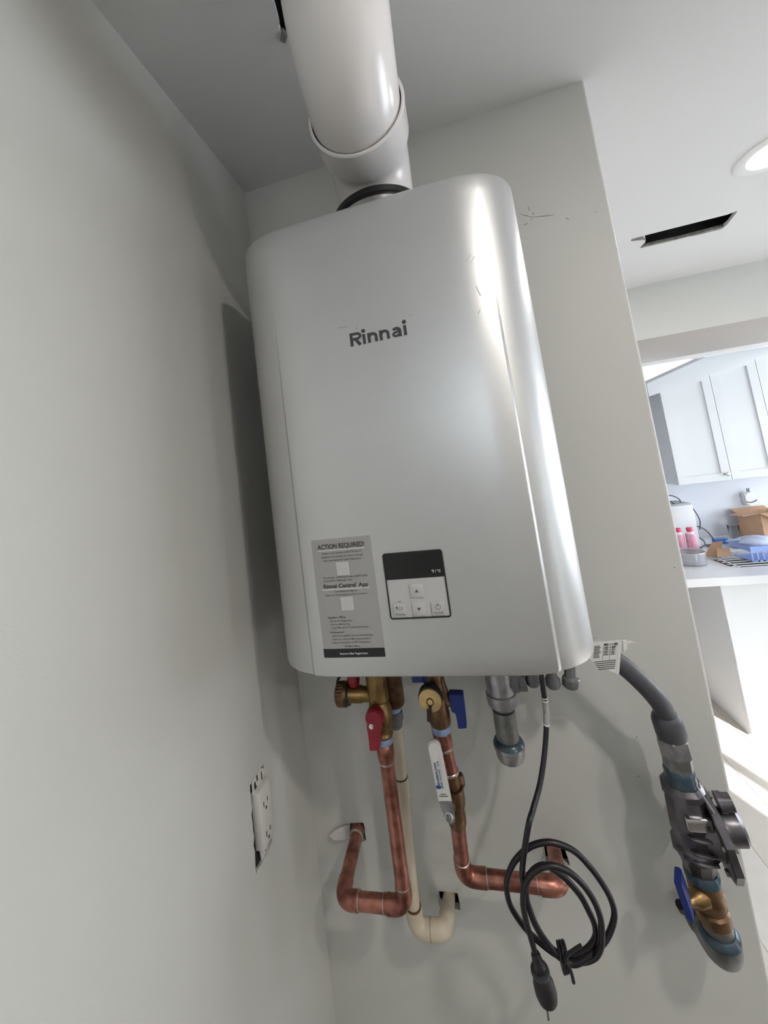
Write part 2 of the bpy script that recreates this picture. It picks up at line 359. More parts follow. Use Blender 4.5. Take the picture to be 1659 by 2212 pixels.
# ================================================================== WATER HEATER
X0, X1, ZB, ZT, YF = 0.0853, 0.5553, 1.4408, 2.1367, -0.261
H = thing('water_heater', 'silver wall-hung tankless water heater with a dark display panel', 'water heater', (0.32, -0.13, ZB))
bm = NB(); box(bm, (X0 + 0.006, -0.20, ZB + 0.004), (X1 - 0.006, -0.012, ZT - 0.003), 0.004); box(bm, (0.2, -0.02, ZT - 0.05), (0.44, 0.0, ZT - 0.005)); box(bm, (0.2, -0.02, ZB + 0.02), (0.44, 0.0, ZB + 0.07))
obj('casing', bm, CASE, H)
def sst(t):
    t = min(1.0, max(0.0, t)); return t * t * (3 - 2 * t)
def front_y(x, z):
    """cover surface: flat front, swept-back sides, a pressed crease at each side that fades out towards the top"""
    u = min(x - X0, X1 - x); q = min(1.0, max(0.0, u / 0.115))
    y = -0.165 - 0.0960 * (max(0.0, 1 - (1 - q) ** 2.4)) ** (1 / 2.4)
    f = sst((2.02 - z) / 0.30)
    return y - 0.0025 * f * sst((x - 0.1565) / 0.0045) * sst((0.4970 - x) / 0.0045)
us = [0, .0003, .0012, .003, .006, .010, .015, .021, .028, .036, .045, .055, .0635, .0705, .0715, .0725, .0735, .0745, .0755, .0765, .085, .10, .12, .15, .19]
gx_ = [X0 + u for u in us] + [0.32] + [X1 - u * (1 if u < .06 or u > .08 else 1) for u in us[::-1]]
gx_ = sorted(set([X0 + u for u in us if u < .06 or u > .08] + [0.1545 + .00075 * k for k in range(10)] + [0.32] + [X1 - u for u in us if u < .05 or u > .08] + [0.4915 + .00075 * k for k in range(10)]))
bm = NB()
lv = [(ZB, .006), (ZB + .0008, .003), (ZB + .003, .0008), (ZB + .007, 0)] + [(ZB + (ZT - ZB) * k / 24, 0) for k in range(1, 24)] + [(ZT - .007, 0), (ZT - .003, .0008), (ZT - .0008, .003), (ZT, .006)]
rings = []
for z, ins in lv:
    k = 1 - ins / 0.235; xc = (X0 + X1) / 2
    rings.append([bm.verts.new((xc + (x - xc) * k, front_y(x, z) + ins, z)) for x in gx_])
for a, b in zip(rings, rings[1:]):
    for i in range(len(gx_) - 1): bm.faces.new((a[i], a[i + 1], b[i + 1], b[i]))
bm.faces.new(rings[0][::-1]); bm.faces.new(rings[-1])
cover = obj('front_cover', bm, SILVER, H, smooth=28)
# bright edge strip of the side panel behind the cover
bm = NB(); box(bm, (X1 - 0.004, -0.168, ZB + 0.002), (X1 + 0.0022, -0.160, ZT - 0.004), 0.001); obj('side_edge', bm, CHROME, H)
bm = NB(); box(bm, (X0 - 0.001, -0.168, ZB + 0.002), (X0 + 0.004, -0.160, ZT - 0.004), 0.001); obj('side_edge', bm, CASE, H)
def fy(x, z=1.5): return front_y(x, z)
def on_front(bm, off=0.0005):
    for v in bm.verts: v.co.y += front_y(v.co.x, v.co.z) - off
    return bm
def stroke(bm, pts, w_, closed=False):
    """flat ribbon of width w_ along a polyline in the XZ plane"""
    P = [Vector((a, b)) for a, b in pts]; n = len(P); L_, R2 = [], []
    for i in range(n):
        a = P[i - 1] if (i or closed) else P[0]; b = P[(i + 1) % n] if (i < n - 1 or closed) else P[-1]
        t1 = (P[i] - a).normalized() if (P[i] - a).length > 1e-9 else (b - P[i]).normalized(); t2 = (b - P[i]).normalized() if (b - P[i]).length > 1e-9 else t1
        t = (t1 + t2).normalized(); nn = Vector((-t.y, t.x)); k = w_ / 2 / max(.5, nn.dot(Vector((-t1.y, t1.x))))
        L_.append(bm.verts.new((P[i].x + nn.x * k, 0, P[i].y + nn.y * k))); R2.append(bm.verts.new((P[i].x - nn.x * k, 0, P[i].y - nn.y * k)))
    for i in range(n if closed else n - 1):
        j = (i + 1) % n; bm.faces.new((L_[i], L_[j], R2[j], R2[i]))
def logo_bm(x0, z0, cap, wid):
    b = NB(); w_ = .215
    def A(cx_, cz_, rx, rz, a0, a1, n=14): return [(cx_ + rx * math.cos(math.radians(a0 + (a1 - a0) * k / n)), cz_ + rz * math.sin(math.radians(a0 + (a1 - a0) * k / n))) for k in range(n + 1)]
    xh = .74; h = w_ / 2
    def place(f, dx):
        t = NB(); f(t)
        for v in t.verts: v.co.x += dx
        me = bpy.data.meshes.new('x'); t.to_mesh(me); t.free(); b.from_mesh(me); bpy.data.meshes.remove(me)
    def lR(t):
        stroke(t, [(h, 0), (h, 1)], w_); stroke(t, [(h, 1 - h)] + A(.50, .70, .27, .30 - h, 90, -90) + [(h, .40 + h)], w_ * .92); stroke(t, [(.42, .46), (.72, 0)], w_ * 1.08)
    def li(t):
        stroke(t, [(h, 0), (h, xh)], w_); f = [t.verts.new((h + .15 * math.cos(2 * math.pi * k / 18), 0, .98 + .15 * math.sin(2 * math.pi * k / 18))) for k in range(18)]; t.faces.new(f)
    def ln(t):
        stroke(t, [(h, 0), (h, xh)], w_); stroke(t, [(h, xh - .30)] + A(.375, xh - .33, .2425, .22, 165, 0) + [(.6175, 0)], w_)
    def la(t):
        stroke(t, [(.60, 0)] + A(.36, xh - .31, .24, .20, 0, 150), w_); stroke(t, [(.62, .40), (.45, .385)] + A(.32, .215, .20, .135, 78, 282) + [(.48, .12), (.60, .24)], w_ * .78)
    x = 0
    for f, adv in ((lR, .92), (li, .36), (ln, .86), (ln, .86), (la, .86), (li, .24)):
        place(f, x); x += adv
    X_ = max(v.co.x for v in b.verts)
    for v in b.verts: v.co.x = x0 + v.co.x * wid / X_; v.co.z = z0 + v.co.z * cap
    return b
lg = obj('logo', on_front(logo_bm(0.2795, 1.9160, 0.0205, 0.0868), .0004), INK, H, smooth=0, label='dark grey maker name lettering')
SCR = mat('faint_scratch', (0.40, 0.40, 0.40), 0.45, 0.5)
for (a, b, ww) in (((0.262, 1.9492), (0.2777, 1.9488), .0009), ((0.2925, 1.947), (0.2915, 1.940), .0007), ((0.372, 1.943), (0.376, 1.9445), .0006), ((0.462, 2.003), (0.470, 2.013), .0006), ((0.468, 2.000), (0.4745, 2.009), .0006), ((0.470, 1.965), (0.474, 1.950), .0009), ((0.470, 1.930), (0.467, 1.925), .0009)):
    bm = NB(); tube(bm, [(a[0], 0, a[1]), (b[0], 0, b[1])], ww * .8, 5)
    for v in bm.verts: v.co.y = 0.0003 if v.co.y > 0 else -0.0003
    on_front(bm, 0.0); obj('scratch', bm, SCR, H)
# sticker
SX, SZ, SW, SH = 0.180, 1.6373, 0.0910, 0.1672
def plate(x0, z0, x1, z1, off):
    b = NB(); n = 8
    for i in range(n):
        xa = x0 + (x1 - x0) * i / n; xb = x0 + (x1 - x0) * (i + 1) / n
        f = [b.verts.new((xx, fy(xx) - off, zz)) for xx, zz in ((xa, z0), (xb, z0), (xb, z1), (xa, z1))]
        b.faces.new(f)
    bmesh.ops.remove_doubles(b, verts=b.verts[:], dist=1e-6)
    r = bmesh.ops.extrude_face_region(b, geom=b.faces[:])
    for v in r['geom']:
        if isinstance(v, bmesh.types.BMVert): v.co.y += off * 0.8
    return b
st = obj('sticker', plate(SX, SZ - SH, SX + SW, SZ, 0.0004), STICK, H, smooth=0, label='grey registration sticker with printed notice')
obj('sticker_band', plate(SX, SZ - SH, SX + SW, SZ - SH + 0.0122, 0.0006), BLACKG, st, smooth=0)
cx = SX + SW / 2
def SL(u): return SZ - SH * u     # 0 top .. 1 bottom of the sticker
for ln_ in ([
    ('ACTION REQUIRED!', cx - 0.0357, SL(.083), 0.0068, 'LEFT', 0.035, 0.0715),
    ('Rinnai Central', cx - 0.034, SL(.418), 0.0056, 'LEFT', 0.035, 0.0490), ('TM', cx + 0.0158, SL(.418) + .0042, 0.0012, 'LEFT', 0.0, 0.0022), ('App', cx + 0.0200, SL(.418), 0.0056, 'LEFT', 0.035, 0.0140)]): obj('lettering', on_front(text_bm([ln_]), 0.0008), INK, st, smooth=0)
for ln_ in ([
    ('Register your product within 90 days of', cx, SL(.128), 0.0026, 'CENTER', 0.005, 0.0600),
    ('installation and extend your labor coverage', cx, SL(.160), 0.0026, 'CENTER', 0.005, 0.0640),
    ('Scan code below for quick registration', cx, SL(.190), 0.0026, 'CENTER', 0.005, 0.0570),
    ('- Residential - Additional 2 years ($250 value)', cx - 0.0345, SL(.336), 0.0026, 'LEFT', 0.005, 0.0690),
    ('- Commercial - Additional 1 year', cx - 0.0345, SL(.364), 0.0026, 'LEFT', 0.005, 0.0460),
    ('Download our App for', cx, SL(.456), 0.0024, 'CENTER', 0.004, 0.0340),
    ('Easy and Quick access to Key Features!', cx, SL(.485), 0.0024, 'CENTER', 0.004, 0.0620),
    ('Installers / PROs:', cx - 0.032, SL(.674), 0.0027, 'LEFT', 0.02, 0.0265),
    ('- Quick Unit Registration', cx - 0.031, SL(.702), 0.0024, 'LEFT', 0.004, 0.0350),
    ('- Remote Monitoring', cx - 0.031, SL(.730), 0.0024, 'LEFT', 0.004, 0.0300),
    ('- Latest Manuals & Training Information', cx - 0.031, SL(.758), 0.0024, 'LEFT', 0.004, 0.0580),
    ('Homeowners:', cx - 0.032, SL(.797), 0.0027, 'LEFT', 0.02, 0.0215),
    ('- Easy Recirculation Control & Scheduling', cx - 0.031, SL(.826), 0.0024, 'LEFT', 0.004, 0.0620),
    ('- Real-time Status & Maintenance Alerts', cx - 0.031, SL(.854), 0.0024, 'LEFT', 0.004, 0.0590),
    ('- Quick Connection to PRO Assistance', cx - 0.031, SL(.882), 0.0024, 'LEFT', 0.004, 0.0570),
    ('And Much More...', cx, SL(.913), 0.0024, 'CENTER', 0.004, 0.0240)]): obj('fine_print', on_front(text_bm([ln_]), 0.0008), INKG, st, smooth=0)
obj('white_lettering', on_front(text_bm([('Remove After Registration', cx, SL(.974), 0.0027, 'CENTER', 0.012, 0.0410)]), 0.0010), WINK, st, smooth=0)
for z in (SL(.098), SL(.432)): obj('rule', plate(cx - 0.0365, z - 0.0004, cx + 0.0355, z + 0.0004, 0.0008), WINK, st, smooth=0)
for u0, u1 in ((.205, .318), (.500, .612)):
    hh = SH * (u1 - u0) / 2; obj('blank_square', plate(cx - 0.0008 - hh, SL(u1), cx - 0.0008 + hh, SL(u0), 0.0006), PALE, st, smooth=0)
# control panel
PX, PZ, PWd, PH = 0.2852, 1.6098, 0.0842, 0.0901
def rrect(x0, z0, x1, z1, r, n=5):
    out = []
    for cx_, cz_, a in ((x1 - r, z1 - r, 0), (x0 + r, z1 - r, 90), (x0 + r, z0 + r, 180), (x1 - r, z0 + r, 270)):
        for k in range(n + 1):
            t = math.radians(a + 90 * k / n); out.append((cx_ + r * math.cos(t), cz_ + r * math.sin(t)))
    return out
YP = -0.2640
bm = NB(); holed(bm, rrect(PX, PZ - PH, PX + PWd, PZ, .004), [rrect(PX + .0019, PZ - PH + .0019, PX + PWd - .0019, PZ - .0019, .0028)], YP - .0012, YP + .003, 'y')
cp = obj('control_panel', bm, BLACKR, H, smooth=0, label='dark rimmed control panel with display and four buttons')
ZS = PZ - 0.0365
bm = NB(); prism(bm, rrect(PX + .0015, PZ - PH + .0015, PX + PWd - .0015, ZS, .002), YP - .0003, YP + .003); obj('keypad_plate', bm, PANEL, cp, smooth=0)
bm = NB(); prism(bm, rrect(PX + .0015, ZS, PX + PWd - .0015, PZ - .0015, .0026), YP - .0006, YP + .003); obj('display_window', bm, BLACKG, cp, smooth=0)
obj('display_lettering', at_y(text_bm([('\u00b0F / \u00b0C', PX + PWd - 0.0185, ZS + 0.0062, 0.0036, 'LEFT', 0.02, 0.0125)]), YP - .0008), WINK, cp, smooth=0)
bw = 0.0182
btn = [(PX + 0.0330, ZS - 0.0255, 'up'), (PX + 0.0065, ZS - 0.0500, 'pri'), (PX + 0.0330, ZS - 0.0500, 'down'), (PX + 0.0590, ZS - 0.0500, 'on')]
for x, z, k in btn:
    bm = NB(); box(bm, (x, YP - .0022, z), (x + bw, YP + .001, z + bw), 0.0009)
    b = obj('button', bm, PANEL, cp, smooth=30)
    c, zc = x + bw / 2, z + bw / 2
    bm = NB()
    if k == 'up': prism(bm, [(c - .0027, zc - .002), (c + .0027, zc - .002), (c, zc + .0024)], YP - .0024, YP - .0020)
    if k == 'down': prism(bm, [(c - .0027, zc + .002), (c, zc - .0024), (c + .0027, zc + .002)], YP - .0024, YP - .0020)
    if k == 'on':
        holed(bm, circ(c, zc + .002, .0036), [circ(c, zc + .002, .0031)], YP - .0024, YP - .0020, 'y')
        box(bm, (c - .00035, YP - .0025, zc + .002), (c + .00035, YP - .0021, zc + .0066))
        t = at_y(text_bm([('On/Off', c, z + 0.0020, 0.0028, 'CENTER', 0.012, 0.0120)]), YP - .0024)
        me = bpy.data.meshes.new('x'); t.to_mesh(me); t.free(); bm.from_mesh(me)
    if k == 'pri':
        for d in (-.0036, -.0012, .0016, .0040): tube(bm, [(c + d - .0011, YP - .0022, zc - .0004), (c + d + .0009, YP - .0022, zc + .0042)], .0003, 5)
        prism(bm, circ(c - .0046, zc + .0036, .0013, 10), YP - .0024, YP - .0020)
        t = at_y(text_bm([('Priority', c, z + 0.0022, 0.0028, 'CENTER', 0.012, 0.0135)]), YP - .0024)
        me = bpy.data.meshes.new('x'); t.to_mesh(me); t.free(); bm.from_mesh(me)
    obj('icon', bm, INKG, b, smooth=0)
bm = NB(); box(bm, (PX + 0.0145, YP - .0007, ZS - 0.0302), (PX + 0.0180, YP - .0002, ZS - 0.0296)); obj('indicator_slot', bm, INK, cp, smooth=0)
# vent connection on top of the heater
VX, VY = 0.332, -0.13
bm = NB(); lathe(bm, (VX, VY, ZT - .002), (0, 0, 1), [(0, .092), (.008, .092), (.010, .080), (.046, .080), (.050, .076)], 48); obj('vent_flange', bm, STEEL, H)
bm = NB(); lathe(bm, (VX, VY, ZT + .046), (0, 0, 1), [(0, .078), (.003, .0835), (.013, .0835), (.017, .074)], 48); obj('gasket_ring', bm, BLACKR, H)
# bits hanging under the heater
bm = NB(); lathe(bm, (0.446, -0.10, 1.3475), (1, 0, 0.05), [(-.018, .011), (.004, .011), (.004, .0135), (.016, .0135)], 6); lathe(bm, (0.446, -0.10, 1.352), (0, 0, 1), [(0, .011), (.095, .011)], 12); obj('drain_fitting', bm, GREYW, H)
for x, r, zz in ((0.4725, .0105, 1.3425), (0.5035, .0115, 1.3395), (0.5290, .0125, 1.3395)):
    bm = NB(); lathe(bm, (x, -0.10, zz), (0.12 if x > .52 else 0, 0, 1), [(0, r * .8), (.003, r), (.014, r), (.018, r * .7), (.10, r * .7)], 8); obj('bottom_fitting', bm, GREYW, H)
bm = NB(); lathe(bm, (0.5415, -0.10, 1.3500), (1, 0, .3), [(-.006, .003), (.003, .003)], 8); obj('bottom_screw', bm, STEEL, H)

# ================================================================== VENT PIPE
VP = thing('vent_pipe', 'white plastic vent pipe elbowing from the heater up through the ceiling', 'vent pipe', (VX, VY, ZT + 0.05))
CZ, CX = 2.275, 0.3375
bm = NB()
path = [(VX, VY, ZT + .05), (VX, VY, CZ - .078)]
for k in range(1, 11):
    a = math.pi / 2 * k / 10; path.append((VX + (CX - VX) * k / 10, VY - .078 + .078 * math.cos(a), CZ - .078 + .078 * math.sin(a)))
path.append((CX, -.226, CZ - .001)); tube(bm, path, .0695, 48); obj('lower_elbow', bm, PVCW, VP)
bm = NB(); lathe(bm, (CX, -.2185, CZ), (0, -1, 0), [(0, .070), (.0015, .0752), (.050, .0752), (.0555, .0762), (.0575, .0750), (.0575, .0715), (.045, .0705)], 56, cap=False); obj('collar', bm, PVCW, VP)
bm = NB(); lathe(bm, (CX, -.262, CZ), (0, -1, 0), [(0, .0712), (.0105, .0712), (.0105, .066), (0, .066)], 56, cap=False); obj('seal', bm, BLACKR, VP)
bm = NB(); path = [(CX, -.24, CZ), (CX, -.276, CZ)]; RB = .098
for k in range(1, 15):
    a = math.pi / 2 * k / 14; path.append((CX + .009 * k / 14, -.276 - RB * math.sin(a), CZ + RB - RB * math.cos(a)))
path += [(CX + .010, -.276 - RB, 2.50), (CX + .010, -.276 - RB, 2.66)]; tube(bm, path, .0692, 56); obj('upper_elbow', bm, PVCW, VP)

# ================================================================== HOT WATER LINE
yh = -0.122; hx = 0.2118
HP = thing('hot_water_pipe', 'left copper water pipe bending back into the wall beside the outlet', 'pipe', (hx, yh, 0.99))
PR = 0.0123; FR = 0.0138
def seg(name, A, B, r, m, par, n=24):
    A, B = Vector(A), Vector(B); b = NB(); lathe(b, A, B - A, [(0, r), ((B - A).length, r)], n); return obj(name, b, m, par)
def ring(name, A, d, r, t, m, par):
    b = NB(); d = Vector(d).normalized(); lathe(b, Vector(A) - d * t / 2, d, [(0, r * .93), (t * .2, r), (t * .8, r), (t, r * .93)], 24); return obj(name, b, m, par)
def elbow(name, A, C, B, Rr, r, m, par, lip=0.012, rl=None):
    A, C, B = Vector(A), Vector(C), Vector(B); p = arc(A, C, B, Rr)
    a2 = p[0] + (A - C).normalized() * lip; b2 = p[-1] + (B - C).normalized() * lip
    bq = NB(); tube(bq, [a2] + p + [b2], r, 24); return obj(name, bq, m, par)
HA = V(0.2118, yh, 1.2605); HC1 = V(0.2120, yh, 1.0035); HC2 = V(0.0990, yh, 1.0005); HW = V(0.0945, 0.06, 1.0085)
bm = NB(); lathe(bm, HA, HC1 - HA, [(0, .0125), (.004, .0152), (.020, .0150), (.024, .0138), (.028, .0136)], 24); obj('adapter', bm, COPPER, HP)
ring('solder_ring', HA.lerp(HC1, .115), HC1 - HA, .0134, .005, SOLDER, HP)
def trim(A, B, a, b):
    d = (B - A).normalized(); return A + d * a, B - d * b
seg('pipe', *trim(HA.lerp(HC1, .1), HC1, 0, .022), PR, COPPER, HP)
elbow('elbow_fitting', HA, HC1, HC2, .019, FR, COPPER, HP)
ring('solder_ring', HC1 + (HA - HC1).normalized() * .0325, HC1 - HA, .0134, .003, SOLDER, HP)
seg('pipe', *trim(HC1, HC2, .022, .022), PR, COPPER, HP)
for q in (0.1761, 0.1311): ring('solder_ring', (q, yh, 1.0028), HC2 - HC1, .0135, .0026, SOLDER, HP)
elbow('elbow_fitting', HC1, HC2, HW, .019, FR, COPPER, HP)
seg('pipe', *trim(HC2, HW, .022, 0), PR, COPPER, HP)
bm = NB(); q = HC2.lerp(HW, .60); lathe(bm, q, HW - q, [(0, PR), (.002, FR), (.040, FR)], 24); obj('coupling', bm, COPPER, HP)
ring('solder_ring', q, HW - HC2, .0137, .005, SOLDER, HP)
# flap of drywall paper beside the left hole
bm = NB(); prism(bm, [(0.0385, 1.0035), (0.050, 1.0105), (0.065, 1.0145), (0.081, 1.0165), (0.079, 0.9935), (0.064, 0.9925), (0.049, 0.9940)], -0.004, -0.001)
for v in bm.verts: v.co.y -= 0.28 * (0.081 - v.co.x) + 0.10 * (1.0 - v.co.z)
tag(obj('drywall_flap', bm, PAINT, smooth=0), 'bent flap of cut drywall beside the left copper pipe hole', 'drywall flap')
# hot isolation valve
HV = thing('hot_isolation_valve', 'brass isolation valve with a red lever and a knurled side cap', 'valve', (hx, yh, 1.262))
bm = NB(); lathe(bm, (hx, yh, 1.262), (0, 0, 1), [(.009, .0135), (.011, .0165), (.015, .0175), (.018, .0155), (.021, .0150), (.030, .0175), (.040, .0205), (.056, .0205), (.060, .0185), (.066, .0185), (.069, .0165), (.072, .0190), (.110, .0185), (.1785, .0185)], 28); obj('valve_body', bm, BRASS, HV)
bm = NB(); lathe(bm, (0.2300, -0.085, 1.302), (0, 0, 1), [(0, .0165), (.005, .019), (.1385, .019)], 20); obj('rear_port', bm, BRASSD, HV)
bm = NB(); lathe(bm, (hx - .010, yh, 1.3407), (-1, 0, 0), [(0, .0125), (.018, .0125), (.020, .0140), (.040, .0140), (.044, .0165)], 24); obj('side_outlet', bm, BRASS, HV)
bm = NB(); lathe(bm, (0.1600, yh, 1.3407), (-1, 0, 0), [(0, .0175), (.0035, .0175)], 24); obj('cap_gasket', bm, BLACKR, HV)
bm = NB(); lathe(bm, (0.1565, yh, 1.3407), (-1, 0, 0), [(0, .0185), (.003, .0205), (.006, .0205)], 48); lathe(bm, (0.1505, yh, 1.3407), (-1, 0, 0), [(0, .0205), (.012, .0200), (.0145, .017)], 48, teeth=.06); obj('knurled_cap', bm, BRASSD, HV)
bm = NB(); tube(bm, smooth_path([(0.1370, yh, 1.348), (0.1400, yh - .002, 1.364), (0.1490, yh, 1.3745), (0.1640, yh + .004, 1.386)]), .0024, 8); obj('cap_tether', bm, BLACKR, HV)
bm = NB(); lathe(bm, (0.1695, yh, 1.350), (0, 0, 1), [(0, .005), (.008, .0055)], 16); obj('relief_stem', bm, BRASS, HV)
bm = NB(); lathe(bm, (0.1695, yh, 1.3555), (0, 0, 1), [(0, .0085), (.002, .0100), (.010, .0115), (.013, .0105), (.026, .0105), (.028, .009)], 12); obj('relief_knob', bm, RED, HV)
bm = NB(); lathe(bm, (0.2085, yh - .012, 1.3185), (0, -1, 0), [(0, .008), (.012, .008)], 16); obj('lever_stem', bm, BRASS, HV)
out = circ(0.2095, 1.3195, 0.0155, 18, math.radians(-38), math.radians(218), True) + [(0.1958, 1.300), (0.1948, 1.2715), (0.1962, 1.2695), (0.2105, 1.2712), (0.2120, 1.2735), (0.2165, 1.300)]
bm = NB(); prism(bm, out, yh - .036, yh - .022); bmesh.ops.bevel(bm, geom=[e for e in bm.edges if all(abs(v.co.y - (yh - .036)) < 1e-5 for v in e.verts)], offset=.002, segments=2, affect='EDGES')
lv_ = obj('lever', bm, RED, HV, smooth=35)
bm = NB(); lathe(bm, (0.2035, yh - .0355, 1.3092), (0, -1, 0), [(0, .0042), (.0010, .0042), (.0014, .0024), (.003, .0022)], 16); obj('screw', bm, CHROME, lv_)
ring('thread_tape', (hx, yh, 1.2665), (0, 0, 1), .0152, .011, TAPE, HV)

# ================================================================== COLD WATER LINE
cxx = 0.3135
CV = thing('cold_isolation_valve', 'brass isolation valve with a blue lever and a round yellow cap', 'valve', (cxx, yh, 1.283))
bm = NB(); lathe(bm, (cxx, yh, 1.283), (0, 0, 1), [(.009, .0150), (.011, .0165), (.014, .0180), (.030, .0180), (.036, .0165), (.050, .0165), (.060, .0150), (.1575, .0150)], 26); obj('valve_body', bm, BRASSD, CV)
bm = NB(); tube(bm, [(0.331, yh, 1.330), (0.3245, yh, 1.356), (0.320, yh, 1.385)], .0075, 12); obj('side_branch', bm, BRASSD, CV)
bm = NB(); lathe(bm, (0.3085, yh - .010, 1.3500), (-.06, -1, 0), [(0, .013), (.018, .013)], 20); obj('front_outlet', bm, BRASSD, CV)
bm = NB(); lathe(bm, (0.3080, yh - .022, 1.3525), (-.06, -1, 0), [(0, .0195), (.013, .0195)], 48, teeth=.05); obj('ribbed_rim', bm, BLACKR, CV)
bm = NB(); lathe(bm, (0.3075, yh - .0345, 1.3515), (-.06, -1, -.04), [(0, .0182), (.0030, .0180), (.0036, .0172)], 40); obj('round_cap', bm, GOLD, CV)
bm = NB(); lathe(bm, (0.3072, yh - .0380, 1.3505), (-.06, -1, 0), [(0, .0046), (.0015, .0046), (.0020, .0040)], 18); obj('cap_stud', bm, GOLD, CV)
bm = NB(); holed(bm, circ(0.3072, 1.3503, .0058, 18), [circ(0.3072, 1.3505, .0047, 18)], yh - .0400, yh - .0384, 'y')
prism(bm, [(0.3045, 1.3460), (0.3094, 1.3455), (0.3070, 1.3370), (0.3030, 1.3370)], yh - .0400, yh - .0384); prism(bm, [(0.3005, 1.3385), (0.3080, 1.3370), (0.3058, 1.3205), (0.2985, 1.3215)], yh - .0405, yh - .034); obj('cap_strap', bm, mat('dark_brown_rubber', (0.03, 0.008, 0.006), 0.5), CV)
bm = NB(); lathe(bm, (0.322, yh, 1.3270), (1, 0, 0), [(0, .006), (.014, .006)], 12); obj('lever_stem', bm, BRASSD, CV)
bm = NB(); prism(bm, [(0.3352, 1.3460), (0.3590, 1.3450), (0.3585, 1.3250), (0.3570, 1.2950), (0.3560, 1.2925), (0.3425, 1.2915), (0.3428, 1.3165), (0.3375, 1.3165), (0.3352, 1.3195)], yh - .010, yh + .006)
bmesh.ops.bevel(bm, geom=bm.edges[:], offset=.001, segments=2, affect='EDGES'); obj('lever', bm, BLUE, CV, smooth=35)
bm = NB(); box(bm, (0.2760, yh - .006, 1.3620), (0.3180, yh + .006, 1.3780), .001); lathe(bm, (0.3055, yh, 1.3540), (0, 0, 1), [(0, .0070), (.003, .0100), (.024, .0115)], 16); obj('relief_handle', bm, BLUE, CV)
bm = NB(); lathe(bm, (0.3055, yh, 1.346), (0, 0, 1), [(0, .005), (.010, .005)], 12); obj('relief_stem', bm, BRASSD, CV)
ring('thread_tape', (cxx - .0005, yh, 1.2875), (0, 0, 1), .0160, .012, TAPE, CV)

CP = thing('cold_water_pipe', 'right copper water pipe running sideways behind the coiled black cord', 'pipe', (0.32, yh, 0.985))
A0 = V(0.3125, yh, 1.2815); A1 = V(0.3190, yh, 1.218)
bm = NB(); lathe(bm, A0, A1 - A0, [(0, .0150), (.016, .0152), (.020, .0138), (.024, .0136)], 24); obj('adapter', bm, COPPER, CP)
ring('solder_ring', A0.lerp(A1, .40), A1 - A0, .0138, .006, SOLDER, CP)
seg('pipe', A0.lerp(A1, .3), A1, PR - .0004, COPPER, CP)
ring('solder_ring', A1, A1 - A0, .0136, .005, SOLDER, CP)
B0 = V(0.3185, yh, 1.150); B1 = V(0.3118, -0.090, 1.0285); B2 = V(0.4660, -0.088, 1.0262); BW = V(0.4725, 0.06, 0.992)
seg('pipe', *trim(B0, B1, 0, .022), PR, COPPER, CP)
elbow('elbow_fitting', B0, B1, B2, .019, FR, COPPER, CP, lip=.018)
ring('solder_ring', B1 + (B0 - B1).normalized() * .037, B0 - B1, .0136, .003, SOLDER, CP)
seg('pipe', *trim(B1, B2, .022, .022), PR, COPPER, CP)
ring('solder_ring', (0.3500, -0.0888, 1.0279), B2 - B1, .0139, .0026, SOLDER, CP)
ring('solder_ring', (0.4290, -0.0885, 1.0268), B2 - B1, .0139, .0022, SOLDER, CP)
elbow('elbow_fitting', B1, B2, BW, .019, FR, COPPER, CP, lip=.014)
seg('pipe', *trim(B2, BW, .022, 0), PR, COPPER, CP)
# ball valve with the white lever
BV = thing('ball_valve', 'bronze ball valve with a long white printed lever on the copper pipe', 'valve', (0.3215, yh, 1.14))
D = (B0 - A1)
bm = NB(); lathe(bm, A1, V(0.3185, yh, 1.135) - A1, [(0, .0132), (.018, .0138), (.0185, .0115), (.022, .0115), (.0225, .0170), (.026, .0178), (.040, .0178), (.050, .0165), (.056, .0140), (.062, .0150), (.076, .0148), (.082, .0132)], 24); obj('valve_body', bm, BRASSD, BV)
bm = NB(); lathe(bm, (0.3255, yh + .004, 1.202), (1, 0, .15), [(0, .010), (.011, .010), (.013, .008)], 6); obj('packing_boss', bm, BRASSD, BV)
bm = NB(); lathe(bm, (0.314, yh - .010, 1.1815), (-.08, -1, 0), [(0, .009), (.014, .009), (.016, .006), (.026, .005)], 16); obj('valve_stem', bm, BRASSD, BV)
wl0, wl1 = V(0.3040, yh - .036, 1.2815), V(0.3085, yh - .036, 1.2015)
ux = (wl1 - wl0).normalized(); px = V(-ux.z, 0, ux.x)
if px.x < 0: px = -px
outl = []
for k in range(13):
    a = math.pi * k / 12; outl.append(wl0 + px * (.0098 * math.cos(a)) - ux * (.0098 * math.sin(a)))
outl += [wl1 - px * .0106, wl1 + px * .0106]
bm = NB(); prism(bm, [(q.x, q.z) for q in outl], yh - .0385, yh - .0335); bmesh.ops.bevel(bm, geom=[e for e in bm.edges if all(abs(v.co.y - (yh - .0385)) < 1e-5 for v in e.verts)], offset=.0016, segments=2, affect='EDGES')
wlv = obj('lever', bm, WHITEV, BV, smooth=35, label='white vinyl sleeve with blue print')
def lever_text(lines, m, name):
    b = text_bm(lines)
    for v in b.verts:
        s_, t_ = v.co.x, v.co.z       # along the lever from the nut end up, across it
        q = wl1 - ux * s_ - px * t_; v.co = V(q.x, yh - .0391, q.z)
    obj(name, b, m, wlv, smooth=0)
for ln_ in ([('\u25cf', .0185, .0010, .0085, 'LEFT', 0, .0060), ('EVERFLOW', .0255, .0022, .0040, 'LEFT', .03, .0330), ('600 WOG  3/4', .0200, -.0024, .0032, 'LEFT', .015, .0400), ('- - - - - - - - - - - - - - -', .0185, -.0058, .0016, 'LEFT', .01, .0520)]): lever_text([ln_], BINK, 'lever_lettering')
bm = NB()
